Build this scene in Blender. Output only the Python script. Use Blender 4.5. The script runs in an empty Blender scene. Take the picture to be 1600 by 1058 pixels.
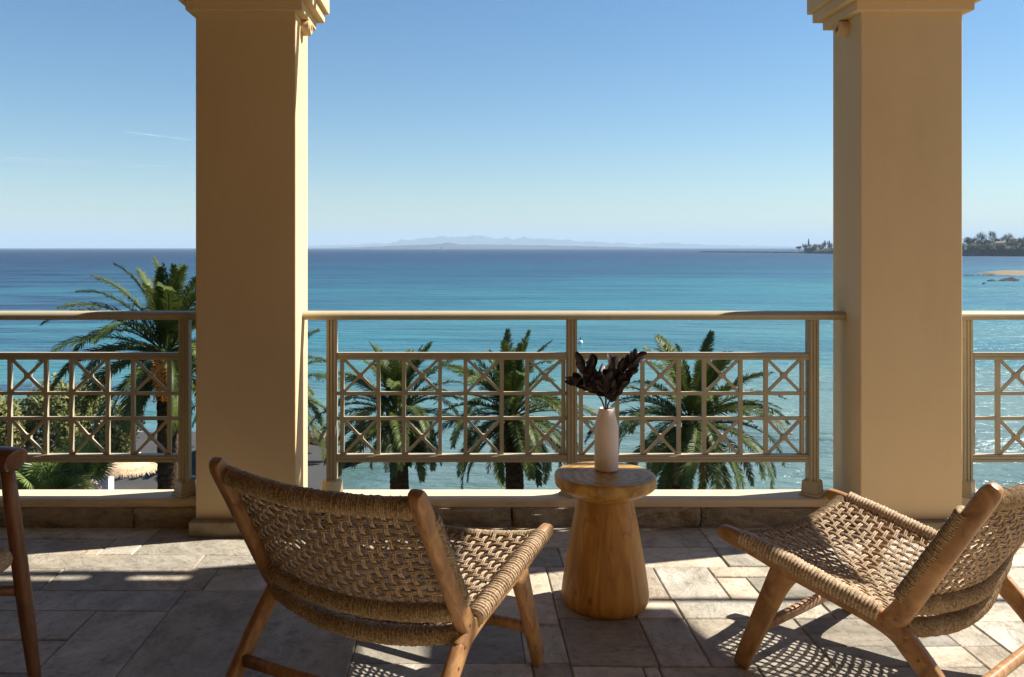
import bpy, bmesh, math, random
from mathutils import Vector, Matrix, noise
random.seed(7)
R = math.radians
scene = bpy.context.scene
COL = scene.collection

# ------------------------------------------------------------------ camera
cam_d = bpy.data.cameras.new('camera'); cam = bpy.data.objects.new('camera', cam_d); COL.objects.link(cam)
cam.location = (0, 0, 1.3); cam.rotation_euler = (R(90), 0, 0)
cam_d.sensor_width = 36; cam_d.lens = 30.375
cam_d.shift_x = 73/1600; cam_d.shift_y = -142/1600
cam_d.clip_start = 0.05; cam_d.clip_end = 90000
scene.camera = cam
# ------------------------------------------------------------------ sky and sun
SUN = Vector((.95, .2375, 1.0)).normalized()
EL = math.asin(SUN.z); AZ = math.atan2(SUN.x, SUN.y)
world = bpy.data.worlds.new('World'); scene.world = world; world.use_nodes = True
wn = world.node_tree.nodes; wl = world.node_tree.links
bg = wn['Background']; sky = wn.new('ShaderNodeTexSky'); sky.sky_type = 'NISHITA'
sky.sun_disc = False; sky.sun_elevation = EL; sky.sun_rotation = AZ
sky.altitude = 0; sky.air_density = 1.12; sky.dust_density = 0.1; sky.ozone_density = 3.6
sat = wn.new('ShaderNodeHueSaturation'); sat.inputs['Saturation'].default_value = 1.12; sat.inputs['Value'].default_value = .97; tint = wn.new('ShaderNodeMix'); tint.data_type = 'RGBA'; tint.blend_type = 'MULTIPLY'; tint.inputs[0].default_value = 1; tint.inputs[7].default_value = (.93, 1.0, 1.04, 1); wl.new(sky.outputs[0], tint.inputs[6]); wl.new(tint.outputs[2], sat.inputs['Color']); wl.new(sat.outputs[0], bg.inputs[0]); bg.inputs[1].default_value = 0.056
sl = bpy.data.lights.new('sun', 'SUN'); sl.energy = 5.0; sl.angle = R(0.53); sl.color = (1.0, .945, .86)
so = bpy.data.objects.new('sun', sl); COL.objects.link(so)
so.rotation_euler = SUN.to_track_quat('Z', 'Y').to_euler()
scene.view_settings.view_transform = 'Standard'; scene.view_settings.look = 'None'
scene.view_settings.exposure = 1.10; scene.view_settings.gamma = 1.0
scene.view_settings.use_curve_mapping = False
scene.cycles.max_bounces = 8; scene.cycles.diffuse_bounces = 5; scene.cycles.glossy_bounces = 3
scene.cycles.transparent_max_bounces = 8; scene.cycles.use_denoising = True
scene.cycles.sample_clamp_indirect = 8; scene.cycles.caustics_reflective = False; scene.cycles.caustics_refractive = False

F = 1350.0; CX = 727.0; CY = 387.0; H = 1.3; SEA = -9.0
def px(x, Y): return (x-CX)*Y/F                 # picture column -> metres right of the camera at depth Y
def pz(y, Y): return H-(y-CY)*Y/F               # picture row -> height at depth Y

# ------------------------------------------------------------------ helpers
class MB:
    def __init__(s): s.v = []; s.f = []
    def box(s, x0, x1, y0, y1, z0, z1):
        n = len(s.v)
        s.v += [(x0,y0,z0),(x1,y0,z0),(x1,y1,z0),(x0,y1,z0),(x0,y0,z1),(x1,y0,z1),(x1,y1,z1),(x0,y1,z1)]
        s.f += [tuple(n+i for i in q) for q in ((0,3,2,1),(4,5,6,7),(0,1,5,4),(1,2,6,5),(2,3,7,6),(3,0,4,7))]
        return s
    def quad(s, a, b, c, d):
        n = len(s.v); s.v += [tuple(a), tuple(b), tuple(c), tuple(d)]; s.f.append((n, n+1, n+2, n+3)); return s
    def tri(s, a, b, c):
        n = len(s.v); s.v += [tuple(a), tuple(b), tuple(c)]; s.f.append((n, n+1, n+2)); return s
    def rings(s, rings, cap=True):
        n0 = len(s.v); k = len(rings[0])
        for r in rings: s.v += [tuple(p) for p in r]
        for i in range(len(rings)-1):
            a = n0+i*k; b = a+k
            for j in range(k):
                j2 = (j+1) % k; s.f.append((a+j, a+j2, b+j2, b+j))
        if cap:
            s.f.append(tuple(n0+j for j in reversed(range(k)))); e = n0+(len(rings)-1)*k
            s.f.append(tuple(e+j for j in range(k)))
        return s
    def tube(s, pts, rad, n=6, ry=None, up=(0,0,1), cap=True, power=1.0, tilt=0):
        """sweep of a (super)ellipse; rad, ry: number or per-point list"""
        pts = [Vector(p) for p in pts]; rs = []
        m = len(pts)
        for i, p in enumerate(pts):
            t = (pts[min(i+1, m-1)]-pts[max(i-1, 0)]).normalized()
            u = Vector(up); u = u-t*u.dot(t)
            if u.length < 1e-4: u = Vector((1,0,0))-t*t.x
            u.normalize(); w = t.cross(u)
            a = rad[i] if isinstance(rad, (list, tuple)) else rad
            b = (ry[i] if isinstance(ry, (list, tuple)) else ry) if ry is not None else a
            ring = []
            for j in range(n):
                th = 2*math.pi*(j+.5)/n; c = math.cos(th); d = math.sin(th)
                if power != 1.0:
                    c = math.copysign(abs(c)**power, c); d = math.copysign(abs(d)**power, d)
                q = p+u*(a*c)+w*(b*d)
                if tilt: q = q+t*(tilt*d)
                ring.append(q)
            rs.append(ring)
        return s.rings(rs, cap)
    def lathe(s, prof, n=48, c=(0,0,0), wob=0, seed=0):
        rs = []
        for r, z in prof:
            ring = []
            for j in range(n):
                a = 2*math.pi*j/n
                k = 1+wob*noise.noise(Vector((math.cos(a)*1.3+seed, math.sin(a)*1.3, z*2.0)))
                ring.append((c[0]+r*k*math.cos(a), c[1]+r*k*math.sin(a), c[2]+z))
            rs.append(ring)
        return s.rings(rs, True)
    def mesh(s, name, mat, smooth=False, bevel=0):
        me = bpy.data.meshes.new(name); me.from_pydata(s.v, [], s.f)
        if mat: me.materials.append(mat)
        if smooth: me.polygons.foreach_set('use_smooth', [True]*len(me.polygons))
        me.update(); return me
    def build(s, name, mat, parent=None, smooth=False, bevel=0, seg=2):
        return link(name, s.mesh(name, mat, smooth), parent, bevel, seg)
def link(name, me, parent=None, bevel=0, seg=2):
    o = bpy.data.objects.new(name, me); COL.objects.link(o)
    if parent: o.parent = parent
    if bevel:
        b = o.modifiers.new('bevel', 'BEVEL'); b.width = bevel; b.segments = seg; b.limit_method = 'ANGLE'; b.angle_limit = R(40)
    return o
def empty(name, loc=(0,0,0), rz=0):
    o = bpy.data.objects.new(name, None); COL.objects.link(o); o.location = loc; o.rotation_euler = (0,0,rz)
    o.empty_display_size = .1; return o
def tag(o, label=None, cat=None, group=None, kind=None):
    if label: o['label'] = label
    if cat: o['category'] = cat
    if group: o['group'] = group
    if kind: o['kind'] = kind
    return o
def copy_tree(o, parent=None):
    c = o.copy(); COL.objects.link(c); c.parent = parent
    for ch in o.children: copy_tree(ch, c)
    return c
def spline(ctrl, n):
    """Catmull-Rom through control tuples of any length"""
    out = []; m = len(ctrl)-1
    for i in range(m):
        p0 = ctrl[max(i-1,0)]; p1 = ctrl[i]; p2 = ctrl[i+1]; p3 = ctrl[min(i+2,m)]
        for k in range(n):
            t = k/n
            out.append(tuple(.5*((2*b)+(-a+c)*t+(2*a-5*b+4*c-d)*t*t+(-a+3*b-3*c+d)*t**3) for a,b,c,d in zip(p0,p1,p2,p3)))
    out.append(tuple(ctrl[-1])); return out

# ------------------------------------------------------------------ materials
def mat(name, col=(.5,.5,.5), rough=.7, spec=.3):
    m = bpy.data.materials.new(name); m.use_nodes = True
    b = m.node_tree.nodes['Principled BSDF']
    b.inputs['Base Color'].default_value = (*col, 1); b.inputs['Roughness'].default_value = rough
    b.inputs['Specular IOR Level'].default_value = spec
    return m, m.node_tree.nodes, m.node_tree.links, b
def N(ns, t, **kw):
    n = ns.new(t)
    for k, v in kw.items():
        if k in n.inputs: n.inputs[k].default_value = v
        else: setattr(n, k, v)
    return n
def ramp(ns, stops, interp='LINEAR'):
    r = ns.new('ShaderNodeValToRGB'); e = r.color_ramp.elements; r.color_ramp.interpolation = interp
    while len(e) < len(stops): e.new(.5)
    for k, (p, c) in enumerate(stops):
        e[k].position = p; e[k].color = (*c, 1) if len(c) == 3 else c
    return r
def coords(ns, ls, kind='Object', scale=(1,1,1), rot=(0,0,0)):
    mp = N(ns, 'ShaderNodeMapping'); mp.inputs['Scale'].default_value = scale; mp.inputs['Rotation'].default_value = rot
    if kind == 'World':
        g = ns.new('ShaderNodeNewGeometry'); ls.new(g.outputs['Position'], mp.inputs['Vector'])
    else:
        tc = ns.new('ShaderNodeTexCoord'); ls.new(tc.outputs[kind], mp.inputs['Vector'])
    return mp
def noisy(name, stops, scale=4, kind='Object', stretch=(1,1,1), rough=.7, spec=.3, detail=6, bump=0, bscale=None, bdist=.01, rand=0, rot=(0,0,0), distort=0):
    """base colour from one stretched noise, optional bump from a second, optional lightness jitter per object"""
    m, ns, ls, b = mat(name, rough=rough, spec=spec)
    mp = coords(ns, ls, kind, stretch, rot)
    nz = N(ns, 'ShaderNodeTexNoise', Scale=scale, Detail=detail, Roughness=.6, Distortion=distort)
    src = mp.outputs[0]
    if rand:
        oi = ns.new('ShaderNodeObjectInfo'); ad = N(ns, 'ShaderNodeVectorMath', operation='MULTIPLY_ADD')
        ls.new(oi.outputs['Random'], ad.inputs[0]); ad.inputs[1].default_value = (17,31,5); ls.new(src, ad.inputs[2]); src = ad.outputs[0]
    ls.new(src, nz.inputs['Vector'])
    r = ramp(ns, stops); ls.new(nz.outputs['Fac'], r.inputs[0]); out = r.outputs[0]
    if rand:
        hs = ns.new('ShaderNodeHueSaturation'); mr = N(ns, 'ShaderNodeMapRange'); mr.inputs['To Min'].default_value = 1-rand; mr.inputs['To Max'].default_value = 1+rand
        ls.new(oi.outputs['Random'], mr.inputs[0]); ls.new(mr.outputs[0], hs.inputs['Value']); ls.new(out, hs.inputs['Color']); out = hs.outputs[0]
    ls.new(out, b.inputs['Base Color'])
    if bump:
        n2 = N(ns, 'ShaderNodeTexNoise', Scale=bscale or scale*4, Detail=8, Roughness=.65); ls.new(src, n2.inputs['Vector'])
        bp = N(ns, 'ShaderNodeBump', Strength=bump, Distance=bdist); ls.new(n2.outputs['Fac'], bp.inputs['Height']); ls.new(bp.outputs[0], b.inputs['Normal'])
    return m
M = {}
M['plaster'] = noisy('cream plaster', [(.3,(.65,.482,.28)),(.7,(.70,.525,.31))], 1.2, 'World', rough=.85, spec=.15, bump=.35, bscale=22, bdist=.006)
def wear(m, lo, amount, scale, stretch, stops):
    ns, ls = m.node_tree.nodes, m.node_tree.links; b = ns['Principled BSDF']; src = b.inputs['Base Color'].links[0].from_socket
    n = N(ns, 'ShaderNodeTexNoise', Scale=scale, Detail=8, Roughness=.7); ls.new(coords(ns, ls, 'World', stretch).outputs[0], n.inputs['Vector'])
    r = ramp(ns, stops); ls.new(n.outputs['Fac'], r.inputs[0]); mx = N(ns, 'ShaderNodeMix', data_type='RGBA', blend_type='MULTIPLY'); mx.inputs[0].default_value = amount
    ls.new(src, mx.inputs[6]); ls.new(r.outputs[0], mx.inputs[7]); ls.new(mx.outputs[2], b.inputs['Base Color'])
wear(M['plaster'], 0, 1, 2.2, (1.6,1.6,.35), [(.3,(.955,.945,.93)),(.5,(1,1,1)),(.7,(1.02,1.02,1.02))])
wear(M['plaster'], 0, 1, 9, (1,1,1), [(.24,(.88,.85,.80)),(.36,(1,1,1))])
M['plaster_trim'] = noisy('cream painted sill', [(.3,(.64,.495,.315)),(.7,(.70,.55,.36))], 2.5, 'World', (1,3,3), rough=.7, spec=.2, bump=.1, bscale=40, bdist=.003)
M['wall'] = noisy('house plaster', [(.3,(.54,.30,.085)),(.7,(.58,.33,.095))], 1, 'World', rough=.9, spec=.1)
M['ceiling'] = mat('stained ceiling boards', (.20,.10,.03), .8, .2)[0]
M['rail'] = noisy('olive beige rail paint', [(.3,(.39,.335,.225)),(.7,(.44,.38,.26))], 6, 'World', rough=.5, spec=.35, bump=.06, bscale=90, bdist=.002)
wear(M['plaster_trim'], 0, 1, 6, (.6,2,3), [(.28,(.74,.68,.60)),(.44,(1,1,1))])
wear(M['rail'], 0, 1, 26, (1,1,1), [(.22,(.55,.38,.24)),(.30,(.9,.84,.76)),(.4,(1,1,1)),(.75,(1.05,1.05,1.05))])
M['plinth'] = noisy('sandstone plinth', [(.3,(.20,.15,.09)),(.5,(.30,.235,.15)),(.72,(.38,.31,.21))], 14, 'World', rough=.95, spec=.1, bump=.6, bscale=45, bdist=.01)
M['kerb'] = noisy('rough split stone', [(.28,(.25,.19,.115)),(.5,(.43,.345,.23)),(.75,(.58,.48,.34))], 9, 'World', (1,1,1.6), rough=.95, spec=.1, bump=1, bscale=20, bdist=.05, rand=.1)
M['mortar'] = noisy('tile joint', [(.35,(.13,.11,.085)),(.65,(.33,.29,.235))], 5, 'World', rough=.95, spec=.05)
M['dark_timber'] = noisy('dark timber', [(.3,(.10,.06,.035)),(.7,(.18,.11,.06))], 5, 'Object', (1,8,8), rough=.6)

def tile_material():
    m, ns, ls, b = mat('quartzite paving', rough=.62, spec=.35)
    oi = ns.new('ShaderNodeObjectInfo'); g = ns.new('ShaderNodeNewGeometry')
    ad = N(ns, 'ShaderNodeVectorMath', operation='MULTIPLY_ADD'); ad.inputs[1].default_value = (41,23,7)
    ls.new(oi.outputs['Random'], ad.inputs[0]); ls.new(g.outputs['Position'], ad.inputs[2])
    # veins turned a little differently per stone
    rot = N(ns, 'ShaderNodeVectorRotate', rotation_type='Z_AXIS'); mu = N(ns, 'ShaderNodeMath', operation='MULTIPLY'); mu.inputs[1].default_value = 3.1
    ls.new(oi.outputs['Random'], mu.inputs[0]); ls.new(mu.outputs[0], rot.inputs['Angle']); ls.new(ad.outputs[0], rot.inputs['Vector'])
    st = N(ns, 'ShaderNodeMapping'); st.inputs['Scale'].default_value = (1,1.7,1); ls.new(rot.outputs[0], st.inputs['Vector'])
    n1 = N(ns, 'ShaderNodeTexNoise', Scale=4.2, Detail=10, Roughness=.68, Distortion=.5); ls.new(st.outputs[0], n1.inputs['Vector'])
    r1 = ramp(ns, [(.24,(.17,.15,.12)),(.42,(.34,.31,.26)),(.58,(.45,.415,.355)),(.78,(.60,.56,.49))]); ls.new(n1.outputs['Fac'], r1.inputs[0])
    n2 = N(ns, 'ShaderNodeTexNoise', Scale=1.1, Detail=3); ls.new(ad.outputs[0], n2.inputs['Vector'])
    r2 = ramp(ns, [(.35,(1.08,.99,.86)),(.65,(.98,.99,.96))]); ls.new(n2.outputs['Fac'], r2.inputs[0])
    mx = N(ns, 'ShaderNodeMix', data_type='RGBA', blend_type='MULTIPLY'); mx.inputs[0].default_value = 1
    ls.new(r1.outputs[0], mx.inputs[6]); ls.new(r2.outputs[0], mx.inputs[7])
    hs = ns.new('ShaderNodeHueSaturation'); mr = N(ns, 'ShaderNodeMapRange'); mr.inputs['To Min'].default_value = .66; mr.inputs['To Max'].default_value = 1.28
    ls.new(oi.outputs['Random'], mr.inputs[0]); ls.new(mr.outputs[0], hs.inputs['Value']); ls.new(mx.outputs[2], hs.inputs['Color'])
    # dark specks and stains
    n4 = N(ns, 'ShaderNodeTexNoise', Scale=30, Detail=7, Roughness=.75); ls.new(ad.outputs[0], n4.inputs['Vector'])
    r4 = ramp(ns, [(.34,(.52,.47,.41)),(.5,(1,1,1))]); ls.new(n4.outputs['Fac'], r4.inputs[0])
    m2 = N(ns, 'ShaderNodeMix', data_type='RGBA', blend_type='MULTIPLY'); m2.inputs[0].default_value = .75
    ls.new(hs.outputs[0], m2.inputs[6]); ls.new(r4.outputs[0], m2.inputs[7]); ls.new(m2.outputs[2], b.inputs['Base Color'])
    n3 = N(ns, 'ShaderNodeTexNoise', Scale=6, Detail=10, Roughness=.66, Distortion=.7); ls.new(st.outputs[0], n3.inputs['Vector'])
    bp = N(ns, 'ShaderNodeBump', Strength=.8, Distance=.02); ls.new(n3.outputs['Fac'], bp.inputs['Height']); ls.new(bp.outputs[0], b.inputs['Normal'])
    mr2 = N(ns, 'ShaderNodeMapRange'); mr2.inputs['To Min'].default_value = .45; mr2.inputs['To Max'].default_value = .8
    ls.new(n3.outputs['Fac'], mr2.inputs[0]); ls.new(mr2.outputs[0], b.inputs['Roughness'])
    return m
M['tile'] = tile_material()

def wood(name, a, b_, c, scale=5, stretch=(9,9,1), rough=.45, kind='Object', rand=0, knots=True, rot=(0,0,0)):
    m, ns, ls, b = mat(name, rough=rough, spec=.4)
    mp = coords(ns, ls, kind, stretch, rot)
    n1 = N(ns, 'ShaderNodeTexNoise', Scale=scale, Detail=7, Roughness=.6, Distortion=1.2); ls.new(mp.outputs[0], n1.inputs['Vector'])
    r = ramp(ns, [(.28,a),(.5,b_),(.74,c)]); ls.new(n1.outputs['Fac'], r.inputs[0])
    mp2 = coords(ns, ls, kind, (1,1,.35), rot)
    n2 = N(ns, 'ShaderNodeTexNoise', Scale=scale*.9, Detail=3, Distortion=.8); ls.new(mp2.outputs[0], n2.inputs['Vector'])
    r2 = ramp(ns, [(.3,(.72,.66,.6)),(.6,(1.08,1.05,1.0))]); ls.new(n2.outputs['Fac'], r2.inputs[0])
    mx = N(ns, 'ShaderNodeMix', data_type='RGBA', blend_type='MULTIPLY'); mx.inputs[0].default_value = .85
    ls.new(r.outputs[0], mx.inputs[6]); ls.new(r2.outputs[0], mx.inputs[7]); out = mx.outputs[2]
    if knots:
        v = N(ns, 'ShaderNodeTexVoronoi', Scale=7.5); ls.new(coords(ns, ls, kind, (1,1,.7), rot).outputs[0], v.inputs['Vector'])
        rk = ramp(ns, [(.0,(.22,.16,.12)),(.06,(.45,.36,.3)),(.10,(1,1,1))]); ls.new(v.outputs['Distance'], rk.inputs[0])
        m3 = N(ns, 'ShaderNodeMix', data_type='RGBA', blend_type='MULTIPLY'); m3.inputs[0].default_value = .7
        ls.new(out, m3.inputs[6]); ls.new(rk.outputs[0], m3.inputs[7]); out = m3.outputs[2]
    ls.new(out, b.inputs['Base Color'])
    bp = N(ns, 'ShaderNodeBump', Strength=.12, Distance=.004); ls.new(n1.outputs['Fac'], bp.inputs['Height']); ls.new(bp.outputs[0], b.inputs['Normal'])
    return m
M['acacia_crack'] = None
M['teak'] = wood('oiled teak', (.20,.095,.038), (.37,.20,.085), (.50,.30,.145), 6, (10,2.2,2.2), .42, knots=False)
M['acacia'] = wood('honey acacia', (.31,.135,.026), (.54,.262,.058), (.68,.385,.105), 3.4, (6,6,.55), .5)
M['walnut'] = wood('dark stained wood', (.13,.055,.025), (.22,.10,.045), (.30,.15,.07), 6, (10,10,1.5), .38, knots=False)

def crack(m, stretch, scale, kind='Object'):
    ns, ls = m.node_tree.nodes, m.node_tree.links; b = ns['Principled BSDF']; src = b.inputs['Base Color'].links[0].from_socket
    n = N(ns, 'ShaderNodeTexNoise', Scale=scale, Detail=3, Roughness=.5, Distortion=.4); ls.new(coords(ns, ls, kind, stretch).outputs[0], n.inputs['Vector'])
    r = ramp(ns, [(.488,(1,1,1)),(.497,(.42,.32,.24)),(.503,(.42,.32,.24)),(.512,(1,1,1))]); ls.new(n.outputs['Fac'], r.inputs[0]); mx = N(ns, 'ShaderNodeMix', data_type='RGBA', blend_type='MULTIPLY'); mx.inputs[0].default_value = .4
    ls.new(src, mx.inputs[6]); ls.new(r.outputs[0], mx.inputs[7]); ls.new(mx.outputs[2], b.inputs['Base Color'])
del M['acacia_crack']
crack(M['acacia'], (1,1,.22), 6.5)
def rope_material(name, a, b_, c):
    m, ns, ls, b = mat(name, rough=.75, spec=.2)
    mp = coords(ns, ls, 'Object', (1,1,1))
    n1 = N(ns, 'ShaderNodeTexNoise', Scale=150, Detail=3, Roughness=.6); ls.new(mp.outputs[0], n1.inputs['Vector'])
    r = ramp(ns, [(.3,a),(.5,b_),(.7,c)]); ls.new(n1.outputs['Fac'], r.inputs[0])
    n2 = N(ns, 'ShaderNodeTexNoise', Scale=16, Detail=3); ls.new(mp.outputs[0], n2.inputs['Vector'])
    r2 = ramp(ns, [(.3,(.8,.76,.7)),(.7,(1.1,1.1,1.1))]); ls.new(n2.outputs['Fac'], r2.inputs[0])
    mx = N(ns, 'ShaderNodeMix', data_type='RGBA', blend_type='MULTIPLY'); mx.inputs[0].default_value = 1
    ls.new(r.outputs[0], mx.inputs[6]); ls.new(r2.outputs[0], mx.inputs[7]); ls.new(mx.outputs[2], b.inputs['Base Color'])
    return m
M['rope'] = rope_material('woven seagrass cord', (.22,.15,.085), (.46,.34,.225), (.64,.50,.36))
M['rope_wrap_shade'] = rope_material('shade-toned wrapped cord', (.15,.10,.055), (.33,.24,.14), (.52,.39,.26))  # tight wound cord, colour darkened further for the shade on the bars
M['ceramic'] = noisy('matt blush ceramic', [(.3,(.82,.70,.61)),(.7,(.86,.745,.655))], 5, rough=.65, spec=.3, bump=.1, bscale=50, bdist=.003)
def throw_rings(m):
    ns, ls = m.node_tree.nodes, m.node_tree.links; b = ns['Principled BSDF']
    w = N(ns, 'ShaderNodeTexWave', wave_type='BANDS', bands_direction='Z'); w.inputs['Scale'].default_value = 26; w.inputs['Distortion'].default_value = 1.5; w.inputs['Detail'].default_value = 3
    ls.new(coords(ns, ls, 'Object').outputs[0], w.inputs['Vector']); old = b.inputs['Normal'].links[0].from_socket
    bp = N(ns, 'ShaderNodeBump', Strength=.035, Distance=.003); ls.new(w.outputs['Fac'], bp.inputs['Height']); ls.new(old, bp.inputs['Normal']); ls.new(bp.outputs[0], b.inputs['Normal'])
throw_rings(M['ceramic'])
def leaf_mat(name, a, c, rough=.5, trans=.25, spec=.3, scale=6, rand=.2):
    m, ns, ls, b = mat(name, rough=rough, spec=spec)
    g = ns.new('ShaderNodeNewGeometry'); nz = N(ns, 'ShaderNodeTexNoise', Scale=scale, Detail=2); ls.new(g.outputs['Position'], nz.inputs['Vector'])
    r = ramp(ns, [(.3,a),(.7,c)]); ls.new(nz.outputs['Fac'], r.inputs[0])
    hs = ns.new('ShaderNodeHueSaturation'); mr = N(ns, 'ShaderNodeMapRange'); mr.inputs['To Min'].default_value = 1-rand; mr.inputs['To Max'].default_value = 1+rand
    ls.new(g.outputs['Random Per Island'], mr.inputs[0]); ls.new(mr.outputs[0], hs.inputs['Value']); ls.new(r.outputs[0], hs.inputs['Color'])
    ls.new(hs.outputs[0], b.inputs['Base Color'])
    if trans:
        t = ns.new('ShaderNodeBsdfTranslucent'); ls.new(hs.outputs[0], t.inputs[0]); mx = N(ns, 'ShaderNodeMixShader'); mx.inputs[0].default_value = trans
        out = ns['Material Output']; ls.new(b.outputs[0], mx.inputs[1]); ls.new(t.outputs[0], mx.inputs[2]); ls.new(mx.outputs[0], out.inputs[0])
    return m
M['black_leaf'] = leaf_mat('dark dried leaf', (.009,.006,.005), (.034,.020,.017), .42, .05, .45, 40, .5)
M['frond'] = leaf_mat('date palm leaflet', (.040,.062,.012), (.115,.145,.030), .5, .22, .22, .8, .3)
M['frond_old'] = leaf_mat('dry palm leaflet', (.16,.11,.05), (.28,.20,.10), .6, .15, .3, .8, .25)
M['rachis'] = mat('palm rib', (.20,.20,.075), .5, .3)[0]
M['trunk'] = noisy('palm trunk bark', [(.3,(.035,.022,.014)),(.55,(.085,.055,.035)),(.8,(.14,.10,.065))], 5, 'World', (1,1,2.5), rough=.95, spec=.05, bump=1, bscale=9, bdist=.08)
M['fruit'] = mat('ripe date stalk', (.52,.20,.02), .5, .3)[0]
M['fan'] = leaf_mat('fan palm leaf', (.12,.18,.045), (.24,.30,.10), .45, .3, .3, 1.5, .2)
M['bush'] = leaf_mat('seaside shrub leaf', (.14,.155,.045), (.29,.28,.105), .6, .2, .2, .7, .35)
M['bush_shade'] = leaf_mat('shade-darkened shrub leaf', (.02,.032,.012), (.055,.07,.022), .6, .15, .2, .7, .35)  # leaf colour darkened to stand for the shade under the shrub mass
M['blossom'] = leaf_mat('pale blossom', (.42,.31,.27), (.60,.48,.42), .7, .2, .1, 2, .2)
M['pine'] = leaf_mat('far tree leaf', (.012,.020,.009), (.038,.050,.020), .7, .05, .15, .05, .35)
M['olive'] = leaf_mat('far olive scrub', (.07,.075,.03), (.14,.135,.065), .7, .1, .15, .05, .3)
M['thatch'] = noisy('straw thatch', [(.3,(.46,.29,.14)),(.5,(.68,.50,.31)),(.75,(.80,.64,.45))], 22, 'Object', (1,1,.2), rough=.9, spec=.1, bump=.6, bscale=60, bdist=.02)
M['white'] = noisy('white limewash', [(.3,(.70,.69,.66)),(.7,(.78,.77,.74))], 2, rough=.9, spec=.1)
M['paving_grey'] = noisy('grey seafront paving', [(.3,(.058,.056,.054)),(.7,(.075,.073,.070))], .6, 'World', rough=.9, spec=.1)
M['sand'] = noisy('beach sand', [(.3,(.20,.155,.10)),(.7,(.29,.23,.155))], .5, 'World', rough=.95, spec=.05, bump=.3, bscale=3, bdist=.1)
M['rock'] = noisy('shore rock', [(.3,(.10,.085,.065)),(.6,(.24,.20,.155)),(.8,(.38,.33,.26))], .9, 'World', rough=.95, spec=.1, bump=.8, bscale=3, bdist=.2, rand=.25)
M['far_rock'] = noisy('breakwater rock', [(.3,(.04,.037,.034)),(.7,(.12,.11,.095))], .08, 'World', rough=.95, spec=.05)
M['headland'] = noisy('headland scrub', [(.3,(.05,.055,.03)),(.6,(.10,.095,.06)),(.8,(.19,.16,.12))], .03, 'World', rough=1, spec=0, bump=1, bscale=.08, bdist=4)
M['mountain'] = noisy('mountain slope', [(.3,(.045,.052,.05)),(.7,(.085,.085,.075))], .0009, 'World', rough=1, spec=0)
M['roof_tile'] = mat('terracotta roof', (.24,.15,.10), .9, .1)[0]
M['house_far'] = mat('pale house render', (.62,.55,.42), .9, .1)[0]
M['glass_dark'] = mat('dark window', (.03,.035,.04), .2, .5)[0]
M['canvas'] = mat('shade caster cloth', (.62,.55,.44), .9, .1)[0]
M['garden'] = noisy('garden ground', [(.3,(.035,.04,.015)),(.7,(.10,.085,.045))], 1, 'World', rough=1, spec=0)

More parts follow.
